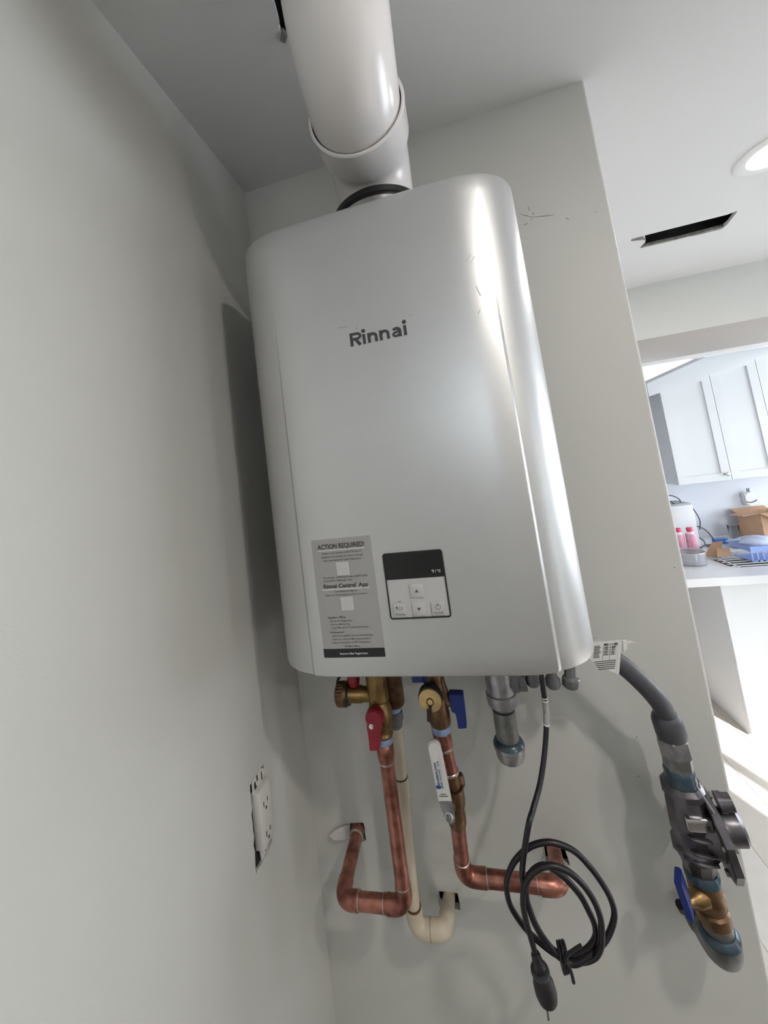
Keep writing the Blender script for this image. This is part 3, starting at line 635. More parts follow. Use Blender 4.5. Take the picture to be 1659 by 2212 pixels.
for s_, t_, l_ in ((.0115, -.004, .008), (.0085, -.007, .014)):
    q = wl1 - ux * s_; tube(bm, [(q.x - px.x * l_ / 2, yh - .0388, q.z - px.z * l_ / 2), (q.x + px.x * l_ / 2, yh - .0388, q.z + px.z * l_ / 2)], .0005, 5)
obj('lever_mark', bm, INKG, wlv, smooth=0)
bm = NB(); prism(bm, [(0.2990, 1.2025), (0.3190, 1.2035), (0.3205, 1.1840), (0.3200, 1.1720), (0.3130, 1.1665), (0.3060, 1.1750), (0.3005, 1.1900)], yh - .0362, yh - .0338); obj('lever_plate', bm, GALVL, BV, smooth=0)
bm = NB(); lathe(bm, (0.3118, yh - .0362, 1.1815), (-.06, -1, 0), [(0, .0078), (.005, .0078), (.006, .0068)], 6); obj('lever_nut', bm, CHROME, BV, smooth=25)
bm = NB(); lathe(bm, (0.3115, yh - .0420, 1.1815), (-.06, -1, 0), [(0, .0040), (.003, .0040), (.0035, .0034)], 14); obj('stem_end', bm, GALV, BV)

# ================================================================== CONDENSATE LINE
KP = thing('condensate_pipe', 'cream plastic condensate pipe curving into the wall between the copper pipes', 'pipe', (0.215, -0.065, 0.9))
K0 = V(0.2215, -0.065, 1.272); K1 = V(0.2090, -0.065, 0.9085); K2 = V(0.2640, -0.065, 0.9105); K3 = V(0.2650, 0.06, 0.886)
bm = NB(); lathe(bm, (0.2215, -0.065, 1.250), (0, 0, 1), [(0, .0110), (.003, .0130), (.012, .0130), (.014, .0158), (.027, .0158), (.030, .0120), (.15, .0115)], 14); obj('threaded_adapter', bm, GREYW, KP)
ring('thread_tape', (0.2212, -0.065, 1.292), (0, 0, 1), .0145, .024, TAPE, KP)
KR = .0115
seg('pipe', *trim(K0, K1, 0, .024), KR, CPVC, KP)
q = K0.lerp(K1, .30); bm = NB(); lathe(bm, q, K1 - K0, [(0, KR), (.002, .0138), (.036, .0138), (.038, KR)], 20); obj('coupling', bm, CPVC, KP)
ring('joint_ring', q, K1 - K0, .0128, .002, BRASSD, KP)  # thin dark ring marking the joint
elbow('elbow_fitting', K0, K1, K2, .021, .0150, CPVC, KP, lip=.014)
ring('joint_ring', K1 + (K0 - K1).normalized() * .0362, K1 - K0, .0136, .0022, BRASSD, KP)
elbow('elbow_fitting', K1, K2, K3, .020, .0150, CPVC, KP, lip=.012)
ring('joint_ring', (0.2375, -0.065, .9096), K2 - K1, .0152, .0012, INKG, KP)
seg('pipe', *trim(K2, K3, .024, 0), KR, CPVC, KP)
bm = NB(); lathe(bm, (0.2495, -0.004, 0.893), (0.1, -1, .3), [(0, .006), (.006, .005)], 7); tag(obj('drywall_crumb', bm, PAINT, smooth=0), 'small torn drywall bit beside the cream pipe hole', 'drywall crumb')

# ================================================================== GAS DRIP LEG
gx, gy = 0.4190, -0.10
GD = thing('gas_drip_leg', 'short grey steel pipe stub with a blue-doped end cap', 'pipe', (gx, gy, 1.224))
bm = NB(); lathe(bm, (gx, gy, 1.310), (0, 0, 1), [(0, .0185), (.004, .0235), (.012, .0248), (.022, .0248), (.024, .0225), (.13, .0225)], 28); obj('tee_fitting', bm, GALVL, GD)
bm = NB(); lathe(bm, (gx, gy, 1.3495), (1, 0, 0), [(.018, .0165), (.030, .0165)], 6); obj('tee_branch', bm, GREYW, GD)
seg('nipple', (gx, gy, 1.245), (gx, gy, 1.315), .0182, GALV, GD)
ring('thread_ring', (gx, gy, 1.3065), (0, 0, 1), .0186, .006, BLACKR, GD)  # black ring where the nipple meets the tee
bm = NB(); lathe(bm, (gx, gy, 1.2535), (0, 0, 1), [(-.006, .0225), (-.002, .0250), (.003, .0225), (.006, .0185)], 24); obj('pipe_dope', bm, DOPE, GD)
bm = NB(); lathe(bm, (gx, gy, 1.2515), (0, 0, -1), [(0, .0245), (.006, .0248), (.008, .0228), (.018, .0225), (.0235, .0205), (.0265, .015), (.0275, .006)], 24); obj('end_cap', bm, GALVL, GD)

# ================================================================== GAS HOSE AND TRAIN
GH = thing('gas_hose', 'grey jacketed flexible gas hose curving out beside the heater', 'hose', (0.662, -0.085, 1.25))
hp = smooth_path([(0.500, -0.10, 1.405), (0.540, -0.10, 1.404), (0.5760, -0.10, 1.397), (0.6077, -0.10, 1.3748), (0.6322, -0.10, 1.3473), (0.6512, -0.097, 1.3186), (0.6612, -0.088, 1.292), (0.6630, -0.085, 1.270)], 6)
bm = NB(); tube(bm, hp, .0142, 24); obj('hose_jacket', bm, HOSE, GH)
bm = NB(); lathe(bm, (0.6605, -0.086, 1.294), V(0.006, 0, -.045), [(0, .0145), (.004, .0185), (.010, .0205), (.030, .0210), (.036, .0195)], 28); obj('sleeve', bm, HOSE, GH)
bm = NB(); lathe(bm, (0.6640, -0.085, 1.2595), V(0.002, 0, -.03), [(0, .0190), (.002, .0222), (.024, .0222), (.027, .0205)], 6, phase=.35); obj('hex_nut', bm, GALVL, GH, smooth=20)
bm = NB(); lathe(bm, (0.6660, -0.085, 1.234), (0, 0, -1), [(0, .0195), (.024, .0195), (.034, .0200)], 8, phase=.2); obj('adapter', bm, GALV, GH, smooth=20)
bm = NB(); lathe(bm, (0.6655, -0.085, 1.2145), (0, 0, -1), [(0, .0185), (.004, .0205), (.010, .0198), (.020, .0215), (.026, .0225)], 24); obj('pipe_dope', bm, DOPE, GH)
# printed tag round the hose
tg = thing('hose_tag', 'white printed paper tag wrapped round the hose beside the heater', 'tag', (0.585, -0.10, 1.375))
bm = NB(); tube(bm, [(0.5500, -0.10, 1.4035), (0.5760, -0.10, 1.3985), (0.5900, -0.10, 1.3890), (0.5985, -0.10, 1.3830)], .0172, 20, cap=False)
bmesh.ops.solidify(bm, geom=bm.faces[:], thickness=.0006); obj('tag_sheet', bm, PAPER, tg)
yq = -0.122
bm = NB(); prism(bm, [(0.6059, 1.4212), (0.6094, 1.4200), (0.5971, 1.3705), (0.5936, 1.3712)], yq - .0003, yq + .0008); obj('tag_fold', bm, PAPER, tg, smooth=0)
bm = NB(); prism(bm, [(0.5600, 1.4165), (0.5709, 1.4180), (0.5850, 1.4190), (0.6060, 1.4205), (0.5936, 1.3715), (0.5870, 1.3745), (0.5809, 1.3778), (0.5735, 1.3810), (0.5686, 1.3860), (0.5600, 1.3930)], yq, yq + .0008); fcard = obj('tag_card', bm, PAPER, tg, smooth=0)
bm = NB(); yy = yq - .0004
def tl(u, v):      # card coordinates: u along the hose, v down
    return V(0.5700 + .0345 * u - .0105 * v * 1.15, 0, 1.4165 + .003 * u - .045 * v)
def bar(u0, v0, u1, v1, t_):
    a, b = tl(u0, v0), tl(u1, v1); d = (b - a).normalized(); n = V(-d.z, 0, d.x) * t_ / 2
    f = [bm.verts.new((q.x, yy, q.z)) for q in (a + n, b + n, b - n, a - n)]; bm.faces.new(f)
bar(.42, .075, .58, .075, .0034); bar(.86, .085, .99, .085, .0034); bar(.58, .06, .86, .06, .0006); bar(.58, .10, .86, .10, .0006)
for v_ in (.18, .26, .34, .42): bar(.42, v_, .97, v_, .0005)
for u_ in (.42, .70): bar(u_, .12, u_, .58, .0005)
for k in range(6): bar(.47, .155 + k * .05, .47 + .12 + .06 * R_.random(), .155 + k * .05, .0011); bar(.76, .155 + k * .05, .76 + .12 + .06 * R_.random(), .155 + k * .05, .0011)
for k in range(9): bar(.02, .10 + k * .047, .20 + .16 * R_.random(), .10 + k * .047, .0011)
for k in range(5): bar(.10 + .05 * k, .62 + k * .065, .98, .62 + k * .065, .0013)
obj('tag_print', bm, INKG, fcard, smooth=0)
bm = NB(); prism(bm, [(0.6152, 1.4087), (0.6227, 1.4148), (0.6311, 1.4111), (0.6200, 1.4100)], -0.110, -0.1094); obj('tag_curl', bm, PAPER, tg, smooth=0)
bm = NB(); prism(bm, [(0.6120, 1.4180), (0.6176, 1.4178), (0.6160, 1.4054), (0.6104, 1.4021)], -0.1185, -0.1155); obj('tag_strap', bm, PAPER, tg, smooth=0)

RG = thing('gas_regulator', 'dark cast metal gas regulator with a round flange and side caps', 'regulator', (0.668, -0.085, 1.05))
bm = NB(); lathe(bm, (0.6655, -0.085, 1.190), (0.02, 0, -1), [(-.004, .024), (.002, .0285), (.010, .0285), (.012, .0250), (.020, .0268), (.060, .0275), (.064, .0262), (.080, .0270), (.084, .0300), (.092, .0300), (.096, .0260), (.106, .0225), (.118, .0205), (.125, .0200)], 10, phase=.3)
obj('regulator_body', bm, IRON, RG, smooth=30)
bm = NB(); box(bm, (0.6520, -0.1165, 1.1465), (0.6840, -0.104, 1.1640), .0015); obj('name_plate', bm, CHROME, RG)
for z in (1.1335, 1.1135, 1.1015):
    bm = NB(); tube(bm, smooth_path([(0.6535, -0.1070, z - .001), (0.6570, -0.1135, z + .001), (0.6700, -0.1150, z), (0.6830, -0.1125, z - .0015)]), .0026, 8); obj('body_rib', bm, IRON, RG)
pl_c = V(0.6985, -0.085, 1.129); pdir = V(1, -.10, .14).normalized()
bm = NB(); lathe(bm, pl_c - pdir * .006, pdir, [(0, .054), (.0015, .0575), (.0105, .0575), (.012, .054)], 10, phase=.31); obj('flange', bm, IRON, RG, smooth=20)
bm = NB(); lathe(bm, pl_c - pdir * .022, pdir, [(0, .030), (.018, .038)], 16); obj('flange_neck', bm, IRON, RG)
bm = NB(); lathe(bm, pl_c + pdir * .005 + V(0, -.012, .012), pdir, [(0, .024), (.004, .0225), (.020, .0220), (.024, .018)], 24); obj('side_cap', bm, IRON, RG)
bm = NB(); lathe(bm, pl_c + pdir * .005 + V(0, -.010, .044), pdir, [(0, .0130), (.008, .0130), (.008, .0115), (.018, .0115)], 16); obj('vent_cap', bm, IRON, RG)
for a in (20, 95, 165, 250, 320):
    d_, u_, v_ = frame(pdir); c_ = pl_c + (u_ * math.cos(math.radians(a)) + v_ * math.sin(math.radians(a))) * .049
    bm = NB(); lathe(bm, c_ - pdir * .009, pdir, [(0, .0045), (.018, .0045)], 6); obj('flange_bolt', bm, GALV, RG, smooth=20)
bm = NB(); tube(bm, [(0.676, -0.108, 1.206), (0.682, -0.115, 1.190), (0.690, -0.116, 1.172), (0.6925, -0.116, 1.158)], [.0012, .0014, .002, .0032], 8); obj('bracket_strap', bm, GALVL, RG)

GV = thing('gas_shutoff_valve', 'small brass gas shutoff valve with a blue lever below the regulator', 'valve', (0.671, -0.085, 0.99))
bm = NB(); lathe(bm, (0.6690, -0.085, 1.072), (0.04, 0, -1), [(0, .0200), (.004, .0225), (.012, .0230), (.016, .0200)], 24); obj('pipe_dope', bm, DOPE, GV)
bm = NB(); lathe(bm, (0.6692, -0.085, 1.060), (0.07, 0, -1), [(0, .0215), (.010, .0225), (.016, .0200), (.024, .0225), (.036, .0215), (.040, .0190), (.043, .0220), (.056, .0225), (.060, .0190)], 12); obj('valve_body', bm, BRASSD, GV)
bm = NB(); lathe(bm, (0.660, -0.097, 1.043), (-1, -.55, .1), [(0, .013), (.016, .011), (.020, .007), (.030, .006)], 14); obj('bonnet', bm, BRASS, GV)
lA, lB = V(0.6265, -0.116, 1.0875), V(0.6340, -0.116, 1.0370); u_ = (lB - lA).normalized(); n_ = V(.85, -.45, .15).normalized(); m_ = u_.cross(n_).normalized()
bm = NB()
r_ = bmesh.ops.create_cube(bm, size=1)
bm.normal_update()
for v in r_['verts']: v.co = lA.lerp(lB, v.co.x + .5) + m_ * (v.co.y * .026) + n_ * (v.co.z * .0085)
bmesh.ops.recalc_face_normals(bm, faces=bm.faces[:]); bmesh.ops.bevel(bm, geom=bm.edges[:], offset=.0015, segments=2, affect='EDGES'); obj('lever', bm, BLUE, GV, smooth=35)
bm = NB(); lathe(bm, (0.626, -0.108, 1.036), (-.3, -.4, 1), [(-.006, .006), (.006, .006)], 10); obj('lever_stop', bm, BLACKR, GV)

GE = thing('gas_pipe_elbow', 'grey galvanised pipe elbow turning into the wall at lower right', 'pipe elbow', (0.68, -0.06, 0.92))
E0, E1, E2 = V(0.6745, -0.085, 1.005), V(0.6800, -0.082, 0.9480), V(0.6815, 0.05, 0.942)
seg('nipple', *trim(E0, E1, 0, .031), .0195, GALV, GE)
elbow('elbow_body', E0, E1, E2, .030, .0245, GALV, GE, lip=.006)
bm = NB(); q = E1 + (E0 - E1).normalized() * .034; lathe(bm, q, (E0 - E1), [(-.004, .0252), (0, .0262), (.004, .0255), (.009, .0210)], 24); obj('pipe_dope', bm, DOPE, GE)
bm = NB(); lathe(bm, (0.680, -0.038, .9465), (0, 1, 0), [(0, .0250), (.002, .0272), (.018, .0272)], 24); obj('elbow_collar', bm, GALV, GE)

# ================================================================== POWER CORD
CD = thing('power_cord', 'coiled black power cord with a hanging plug below the heater', 'power cord', (0.45, -0.19, 0.96))
drop = [(0.4870, -0.105, 1.4404), (0.4856, -0.118, 1.375), (0.4848, -0.120, 1.350), (0.4840, -0.122, 1.322), (0.4790, -0.126, 1.292), (0.4690, -0.138, 1.262), (0.4545, -0.155, 1.232), (0.4380, -0.175, 1.212)]
lp0 = [(0.4282, -0.19, 1.2037), (0.4154, -0.192, 1.1662), (0.4086, -0.190, 1.1366), (0.4081, -0.188, 1.1121), (0.4107, -0.186, 1.0868), (0.4162, -0.186, 1.0664), (0.4263, -0.186, 1.0482), (0.4402, -0.188, 1.0380), (0.459, -0.19, 1.0400), (0.4775, -0.19, 1.0505), (0.4901, -0.192, 1.0681)]
lpC = [(0.492, -0.196, 1.0883), (0.4869, -0.197, 1.1067), (0.4801, -0.197, 1.1237), (0.4687, -0.197, 1.1391), (0.4564, -0.197, 1.1504), (0.4417, -0.196, 1.1568), (0.426, -0.196, 1.1503), (0.4142, -0.197, 1.1363), (0.4095, -0.199, 1.1172), (0.4122, -0.200, 1.0978), (0.4173, -0.198, 1.0789), (0.4258, -0.196, 1.0606), (0.4388, -0.196, 1.0445), (0.456, -0.197, 1.0382), (0.4756, -0.195, 1.0464), (0.4940, -0.190, 1.0560)]
lpA = [(0.5091, -0.184, 1.0665), (0.5209, -0.180, 1.0868), (0.5201, -0.178, 1.1058), (0.5113, -0.177, 1.1261), (0.4992, -0.177, 1.1451), (0.4849, -0.177, 1.1607), (0.4677, -0.178, 1.1692), (0.4506, -0.179, 1.172), (0.4322, -0.180, 1.1682), (0.4166, -0.181, 1.1596), (0.3994, -0.181, 1.1426), (0.3878, -0.181, 1.1224), (0.3836, -0.181, 1.1059), (0.385, -0.181, 1.0857), (0.3935, -0.181, 1.0681), (0.4057, -0.180, 1.0511), (0.4185, -0.180, 1.0400), (0.4342, -0.182, 1.0315), (0.4518, -0.184, 1.0270), (0.471, -0.188, 1.0330), (0.4858, -0.196, 1.0500), (0.4940, -0.201, 1.0680)]
lpB = [(0.4971, -0.204, 1.0855), (0.4994, -0.204, 1.1053), (0.4954, -0.204, 1.125), (0.4861, -0.204, 1.143), (0.4744, -0.204, 1.1556), (0.4616, -0.204, 1.1627), (0.4478, -0.205, 1.1655), (0.4329, -0.206, 1.162), (0.4178, -0.206, 1.150), (0.4078, -0.207, 1.1334), (0.4036, -0.206, 1.1133), (0.4041, -0.204, 1.0896), (0.4070, -0.203, 1.0691), (0.4095, -0.202, 1.0487)]
bm = NB(); tube(bm, smooth_path(drop + lp0 + lpC + lpA + lpB, 5), .00395, 12); cable = obj('cable', bm, BLACKC, CD)
bm = NB(); tube(bm, smooth_path([(0.4847, -0.1203, 1.3350), (0.4841, -0.1214, 1.3250), (0.4832, -0.1225, 1.3130), (0.4800, -0.125, 1.2965)], 5), .0044, 14); lab = obj('cord_label', bm, STICK, CD, label='grey and white printed wrap label')
for P_, d_ in (((0.4847, -0.1203, 1.3345), (0, 0, 1)), ((0.4845, -0.1206, 1.3305), (0, 0, 1)), ((0.4802, -0.1249, 1.2972), (.2, 0, 1))):
    ring('label_band', P_, d_, .0048, .0022, WINK, lab)
bm = NB()
q0 = V(0.4100, -0.202, 1.0475); q1 = V(0.4178, -0.2, 0.9835); pd = (q1 - q0)
lathe(bm, q0, pd, [(-.004, .0046), (0, .0065), (.004, .0060), (.006, .0072), (.016, .0085), (.018, .0085)], 14); plug = obj('strain_relief', bm, BLACKR, CD)
bm = NB(); lathe(bm, q0 + pd.normalized() * .0165, pd, [(0, .0080), (.001, .0120), (.0045, .0125), (.006, .0095)], 18); obj('plug_ring', bm, mat('dark_grey_rubber', (.045, .045, .05), .5), CD)
bm = NB(); lathe(bm, q0 + pd.normalized() * .020, pd, [(0, .0085), (.007, .0115), (.015, .0138), (.026, .0143), (.033, .0128), (.037, .0095)], 20); pb = obj('plug_body', bm, BLACKR, CD)
e_ = q0 + pd.normalized() * .0545
for dx, L_ in ((-.0030, .019), (.0065, .012)):
    bm = NB(); q = e_ + V(dx, -.003 if dx < 0 else .004, 0); box(bm, (q.x - .0013, q.y - .003, q.z - L_), (q.x + .0013, q.y + .003, q.z + .008), .0003); obj('prong', bm, GALVL, pb)
TT = thing('cable_tie', 'black twist tie bundling the cord coil', 'cable tie', (0.4425, -0.2, 1.03))
bm = NB()
for k, a in enumerate((-.15, .05, .25)):
    c_ = V(0.4425 + .0028 * k, -0.1915, 1.0380 + .001 * k); pts = []
    for j in range(17):
        t = 2 * math.pi * j / 16; pts.append(c_ + V(.3 * math.sin(t) * .013 * math.sin(a) , .0150 * math.cos(t), .0105 * math.sin(t)) + V(.004 * math.sin(t) * a, 0, 0))
    tube(bm, pts, .0019, 8, cap=False)
obj('tie_wrap', bm, BLACKR, TT)
bm = NB(); tube(bm, smooth_path([(0.446, -0.206, 1.0480), (0.4502, -0.208, 1.0600), (0.4600, -0.209, 1.0690), (0.4695, -0.209, 1.0755)]), .0022, 8); obj('tie_tail', bm, BLACKR, TT)
bm = NB(); tube(bm, smooth_path([(0.448, -0.206, 1.050), (0.4504, -0.208, 1.0454), (0.4520, -0.208, 1.037), (0.4526, -0.208, 1.0281)]), .0022, 8); obj('tie_tail', bm, BLACKR, TT)

# ================================================================== WALL OUTLET
OU = thing('wall_outlet', 'white wall outlet without a cover plate on the left wall', 'outlet', (0, -0.183, 1.12))
bm = NB(); box(bm, (-0.004, -0.2035, 1.1420), (0.0120, -0.1690, 1.2300), .0015); rc = obj('receptacle', bm, OUTW, OU)
bm = NB(); prism(bm, [(-0.2045, 1.2285), (-0.2035, 1.2470), (-0.190, 1.2480), (-0.175, 1.2480), (-0.164, 1.2400), (-0.168, 1.2285)], 0.0003, 0.0020, 'x'); obj('yoke_ear', bm, OUTW, OU, smooth=0)
bm = NB(); prism(bm, [(-0.2000, 1.1425), (-0.1690, 1.1425), (-0.172, 1.1290), (-0.180, 1.1230), (-0.1975, 1.1235)], 0.0003, 0.0020, 'x'); obj('yoke_ear', bm, OUTW, OU, smooth=0)
for z in (1.205, 1.160):
    for dy, h_ in ((-.006, .008), (.006, .0065)):
        bm = NB(); box(bm, (0.0116, -0.1865 + dy - .001, z - h_ / 2), (0.01235, -0.1865 + dy + .001, z + h_ / 2)); obj('slot', bm, INK, rc, smooth=0)
    bm = NB(); lathe(bm, (0.0116, -0.1865, z - .009), (1, 0, 0), [(0, .0023), (.0009, .0023)], 10); obj('slot', bm, INK, rc, smooth=0)
for y, z, a, b in ((-.197, 1.2385, .0025, .004), (-.189, 1.2432, .0018, .0045), (-.1755, 1.2370, .0014, .006), (-.196, 1.2335, .003, .002), (-.1690, 1.1330, .002, .005), (-.1775, 1.1350, .0015, .007), (-.1850, 1.1330, .0018, .006)):
    bm = NB(); box(bm, (0.0018, y - a, z - b), (0.0023, y + a, z + b)); obj('dark_gap', bm, BLACKR, OU, smooth=0)

# ================================================================== RECESSED DOWNLIGHTS
def downlight(x, y, label):
    t = thing('recessed_downlight', label, 'ceiling light', (x, y, HC - 0.012), 'recessed ceiling downlights')
    b = NB(); lathe(b, (x, y, HC - .0005), (0, 0, -1), [(0, .092), (.002, .092), (.006, .082), (.005, .066), (0, .064)], 48, cap=False); obj('trim_ring', b, TRIMW, t)
    b = NB(); lathe(b, (x, y, HC - .0005), (0, 0, -1), [(0, .066), (.003, .066)], 48); obj('lens', b, LENS, t)
downlight(*CAN_HALL, 'lit round recessed downlight in the bright hall ceiling')
downlight(*CAN_ROOM, 'lit round recessed downlight in the ceiling just right of the camera')
downlight(*CAN_FILL, 'unseen round lamp added as fill in the ceiling behind the camera')

# ================================================================== KITCHEN
FYC = 2.35; KW = 2.708
UC = thing('upper_cabinet', 'white shaker wall cabinet with a sloping top above the counter', 'cabinet', (2.4, 2.5, 1.36))
def zd(x): return 2.030 + 0.215 * (x - 1.877)
bm = NB(); prism(bm, [(1.877, 1.360), (3.4, 1.360), (3.4, zd(3.4)), (1.877, zd(1.877))], FYC + .021, KW, 'y'); obj('cabinet_box', bm, CABW, UC, smooth=0)
def door(x0, x1, knob):
    z0 = 1.360; b = NB(); s_ = .052
    o_ = [(x0, z0), (x1, z0), (x1, zd(x1)), (x0, zd(x0))]; i_ = [(x0 + s_, z0 + s_), (x1 - s_, z0 + s_), (x1 - s_, zd(x1 - s_) - s_ * .4), (x0 + s_, zd(x0 + s_) - s_ * .4)]
    holed(b, o_, [i_], FYC, FYC + .020, 'y'); d = obj('door', b, CABW, UC, smooth=0)
    b = NB(); prism(b, [(x0 + s_ - .004, z0 + s_ - .004), (x1 - s_ + .004, z0 + s_ - .004), (x1 - s_ + .004, zd(x1 - s_)), (x0 + s_ - .004, zd(x0 + s_))], FYC + .011, FYC + .016); obj('door_panel', b, CABW, d, smooth=0)
    if knob:
        b = NB(); lathe(b, (knob, FYC, 1.403), (0, -1, 0), [(0, .006), (.012, .006), (.016, .014), (.024, .014), (.027, .010)], 16); obj('knob', b, STEEL, d)
door(1.878, 2.1945, 2.168); door(2.1975, 2.475, None); door(2.478, 2.78, None); door(2.783, 3.1, None)
bm = NB(); prism(bm, [(1.80, zd(1.80) + .0), (3.4, zd(3.4)), (3.4, zk(3.4)), (1.80, zk(1.80))], FYC - .012, FYC + .022, 'y'); obj('crown_board', bm, CABW, UC, smooth=0)

CT = thing('countertop', 'white quartz kitchen counter with a sink cut-out', 'countertop', (2.4, 2.2, 0.868))
bm = NB(); holed(bm, [(0.80, 1.73), (3.9, 1.73), (3.9, KW), (0.80, KW)], [rrect(1.842, 1.892, 2.60, 2.23, .05)], 0.866, 0.910, 'z'); obj('slab', bm, STONE, CT, smooth=0)
SK = thing('kitchen_sink', 'stainless sink basin set below the counter', 'sink', (2.2, 2.04, 0.70))
b2 = NB(); o_ = rrect(1.836, 1.886, 2.606, 2.236, .05); i_ = rrect(1.845, 1.896, 2.597, 2.227, .05)
holed(b2, o_, [i_], .70, .8655, 'z'); prism(b2, o_, .692, .702, 'z'); obj('basin', b2, STEEL, SK, smooth=0)
BC = thing('base_cabinet', 'white base cabinet under the counter lit by the sun', 'cabinet', (2.6, 2.2, 0))
bm = NB(); box(bm, (1.745, 1.88, 0.0), (1.763, KW, 0.866)); box(bm, (3.88, 1.88, 0), (3.9, KW, 0.866)); box(bm, (1.745, 2.69, 0), (3.9, KW, .866)); box(bm, (1.763, 1.88, .06), (3.88, KW, .08)); obj('cabinet_box', bm, CABW, BC, smooth=0)
for x0, x1 in ((1.747, 2.20), (2.203, 2.66), (2.663, 3.10), (3.103, 3.88)):
    b = NB(); holed(b, [(x0, .012), (x1, .012), (x1, .86), (x0, .86)], [[(x0 + .055, .07), (x1 - .055, .07), (x1 - .055, .805), (x0 + .055, .805)]], 1.860, 1.880, 'y'); d = obj('door', b, CABW, BC, smooth=0)
    b = NB(); box(b, (x0 + .05, 1.870, .065), (x1 - .05, 1.876, .81)); obj('door_panel', b, CABW, d, smooth=0)
# dish rack across the sink
DR = thing('dish_rack', 'white wire dish rack laid across the sink', 'dish rack', (2.15, 2.02, 0.905))
for k in range(4):
    y = 1.905 + .045 * k; bm = NB(); tube(bm, [(1.85, y, .9135), (2.55, y, .9135)], .0026, 8); obj('wire', bm, TRIMW, DR)
bm = NB(); tube(bm, [(1.87, 1.885, .9165), (1.87, 2.06, .9165)], .003, 8); obj('wire', bm, TRIMW, DR)
bm = NB(); tube(bm, [(2.5, 1.885, .9165), (2.5, 2.06, .9165)], .003, 8); obj('wire', bm, TRIMW, DR)
# basket of plastic bags in the rack
BKt = thing('plastic_basket', 'pale blue slotted plastic basket standing in the dish rack', 'basket', (2.06, 2.05, .917))
bm = NB()
bx0, bx1, by0, by1, bz0, bz1 = 1.985, 2.150, 1.955, 2.12, .9175, 1.005
box(bm, (bx0, by0, bz0), (bx1, by1, bz0 + .004)); box(bm, (bx0 - .004, by0 - .004, bz1 - .03), (bx1 + .004, by0, bz1)); box(bm, (bx0 - .004, by1, bz1 - .03), (bx1 + .004, by1 + .004, bz1)); box(bm, (bx0 - .004, by0, bz1 - .03), (bx0, by1, bz1)); box(bm, (bx1, by0, bz1 - .03), (bx1 + .004, by1, bz1)); box(bm, (bx0, by0 - .003, bz0), (bx1, by0, bz0 + .008))
obj('basket_shell', bm, BASK, BKt, smooth=0)
for k in range(7):
    x = bx0 + (bx1 - bx0) * k / 6; bm = NB(); box(bm, (x - .004, by0 - .003, bz0), (x + .004, by0, bz1 - .02)); obj('basket_slat', bm, BASK, BKt, smooth=0)
def lump(name, c, s_, m, seed, label, cat):
    r = random.Random(seed); b = NB(); bmesh.ops.create_icosphere(b, subdivisions=3, radius=1)
    ph = [(r.uniform(2, 6), r.uniform(2, 6), r.uniform(2, 6), r.uniform(0, 6)) for _ in range(5)]
    for v in b.verts:
        k = 1 + .10 * sum(math.sin(a * v.co.x + b_ * v.co.y + c_ * v.co.z + d_) for a, b_, c_, d_ in ph) / 1.6
        v.co = V(c[0] + v.co.x * s_[0] * k, c[1] + v.co.y * s_[1] * k, max(c[2] + v.co.z * s_[2] * k, c[2] - s_[2] * .8))
    return tag(obj(name, b, m, smooth=60), label, cat)
lump('plastic_bag', (2.065, 2.04, 1.000), (.075, .07, .045), BAG, 3, 'crumpled pale blue plastic bag stuffed in the blue basket', 'bag')
lump('plastic_bag', (2.23, 2.34, .938), (.15, .07, .035), BAG, 8, 'flat crumpled pale plastic sheeting behind the sink', 'bag')
# pink bottles
def bottle(x, y, label):
    t = thing('pink_bottle', label, 'bottle', (x, y, .911), 'pink bottles by the sink')
    b = NB(); lathe(b, (x, y, .911), (0, 0, 1), [(0, .026), (.003, .029), (.010, .029)], 24); obj('bottle_base', b, TRIMW, t)
    b = NB(); lathe(b, (x, y, .921), (0, 0, 1), [(0, .0292), (.122, .0292), (.126, .028)], 24); obj('label_wrap', b, PINK, t)
    b = NB(); lathe(b, (x, y, 1.045), (0, 0, 1), [(0, .028), (.010, .018), (.014, .0165), (.018, .0165)], 24); obj('bottle_neck', b, TRIMW, t)
    b = NB(); lathe(b, (x, y, 1.062), (0, 0, 1), [(0, .0185), (.022, .0185), (.025, .016)], 24); obj('cap', b, PINKC, t)
bottle(1.764, 2.245, 'pink bottle nearest the heater wall edge'); bottle(1.829, 2.235, 'pink bottle in front of the white box, right one of two')
# glass dish
GDs = thing('glass_dish', 'round clear glass dish on the counter before the pink bottles', 'dish', (1.705, 2.04, .911))
bm = NB(); lathe(bm, (1.705, 2.035, .911), (0, 0, 1), [(0, .076), (.004, .080), (.070, .083), (.073, .082), (.070, .079), (.008, .075), (.006, .0)], 40); obj('dish_body', bm, mat('greyish_glass', (.80, .80, .86), .08, .0, Transmission_Weight=.6, IOR=1.4), GDs)
bm = NB(); tube(bm, [(1.705 + .0825 * math.cos(2 * math.pi * k / 40), 2.035 + .0825 * math.sin(2 * math.pi * k / 40), .983) for k in range(41)], .0022, 8, cap=False); obj('dish_rim', bm, STEEL, GDs)
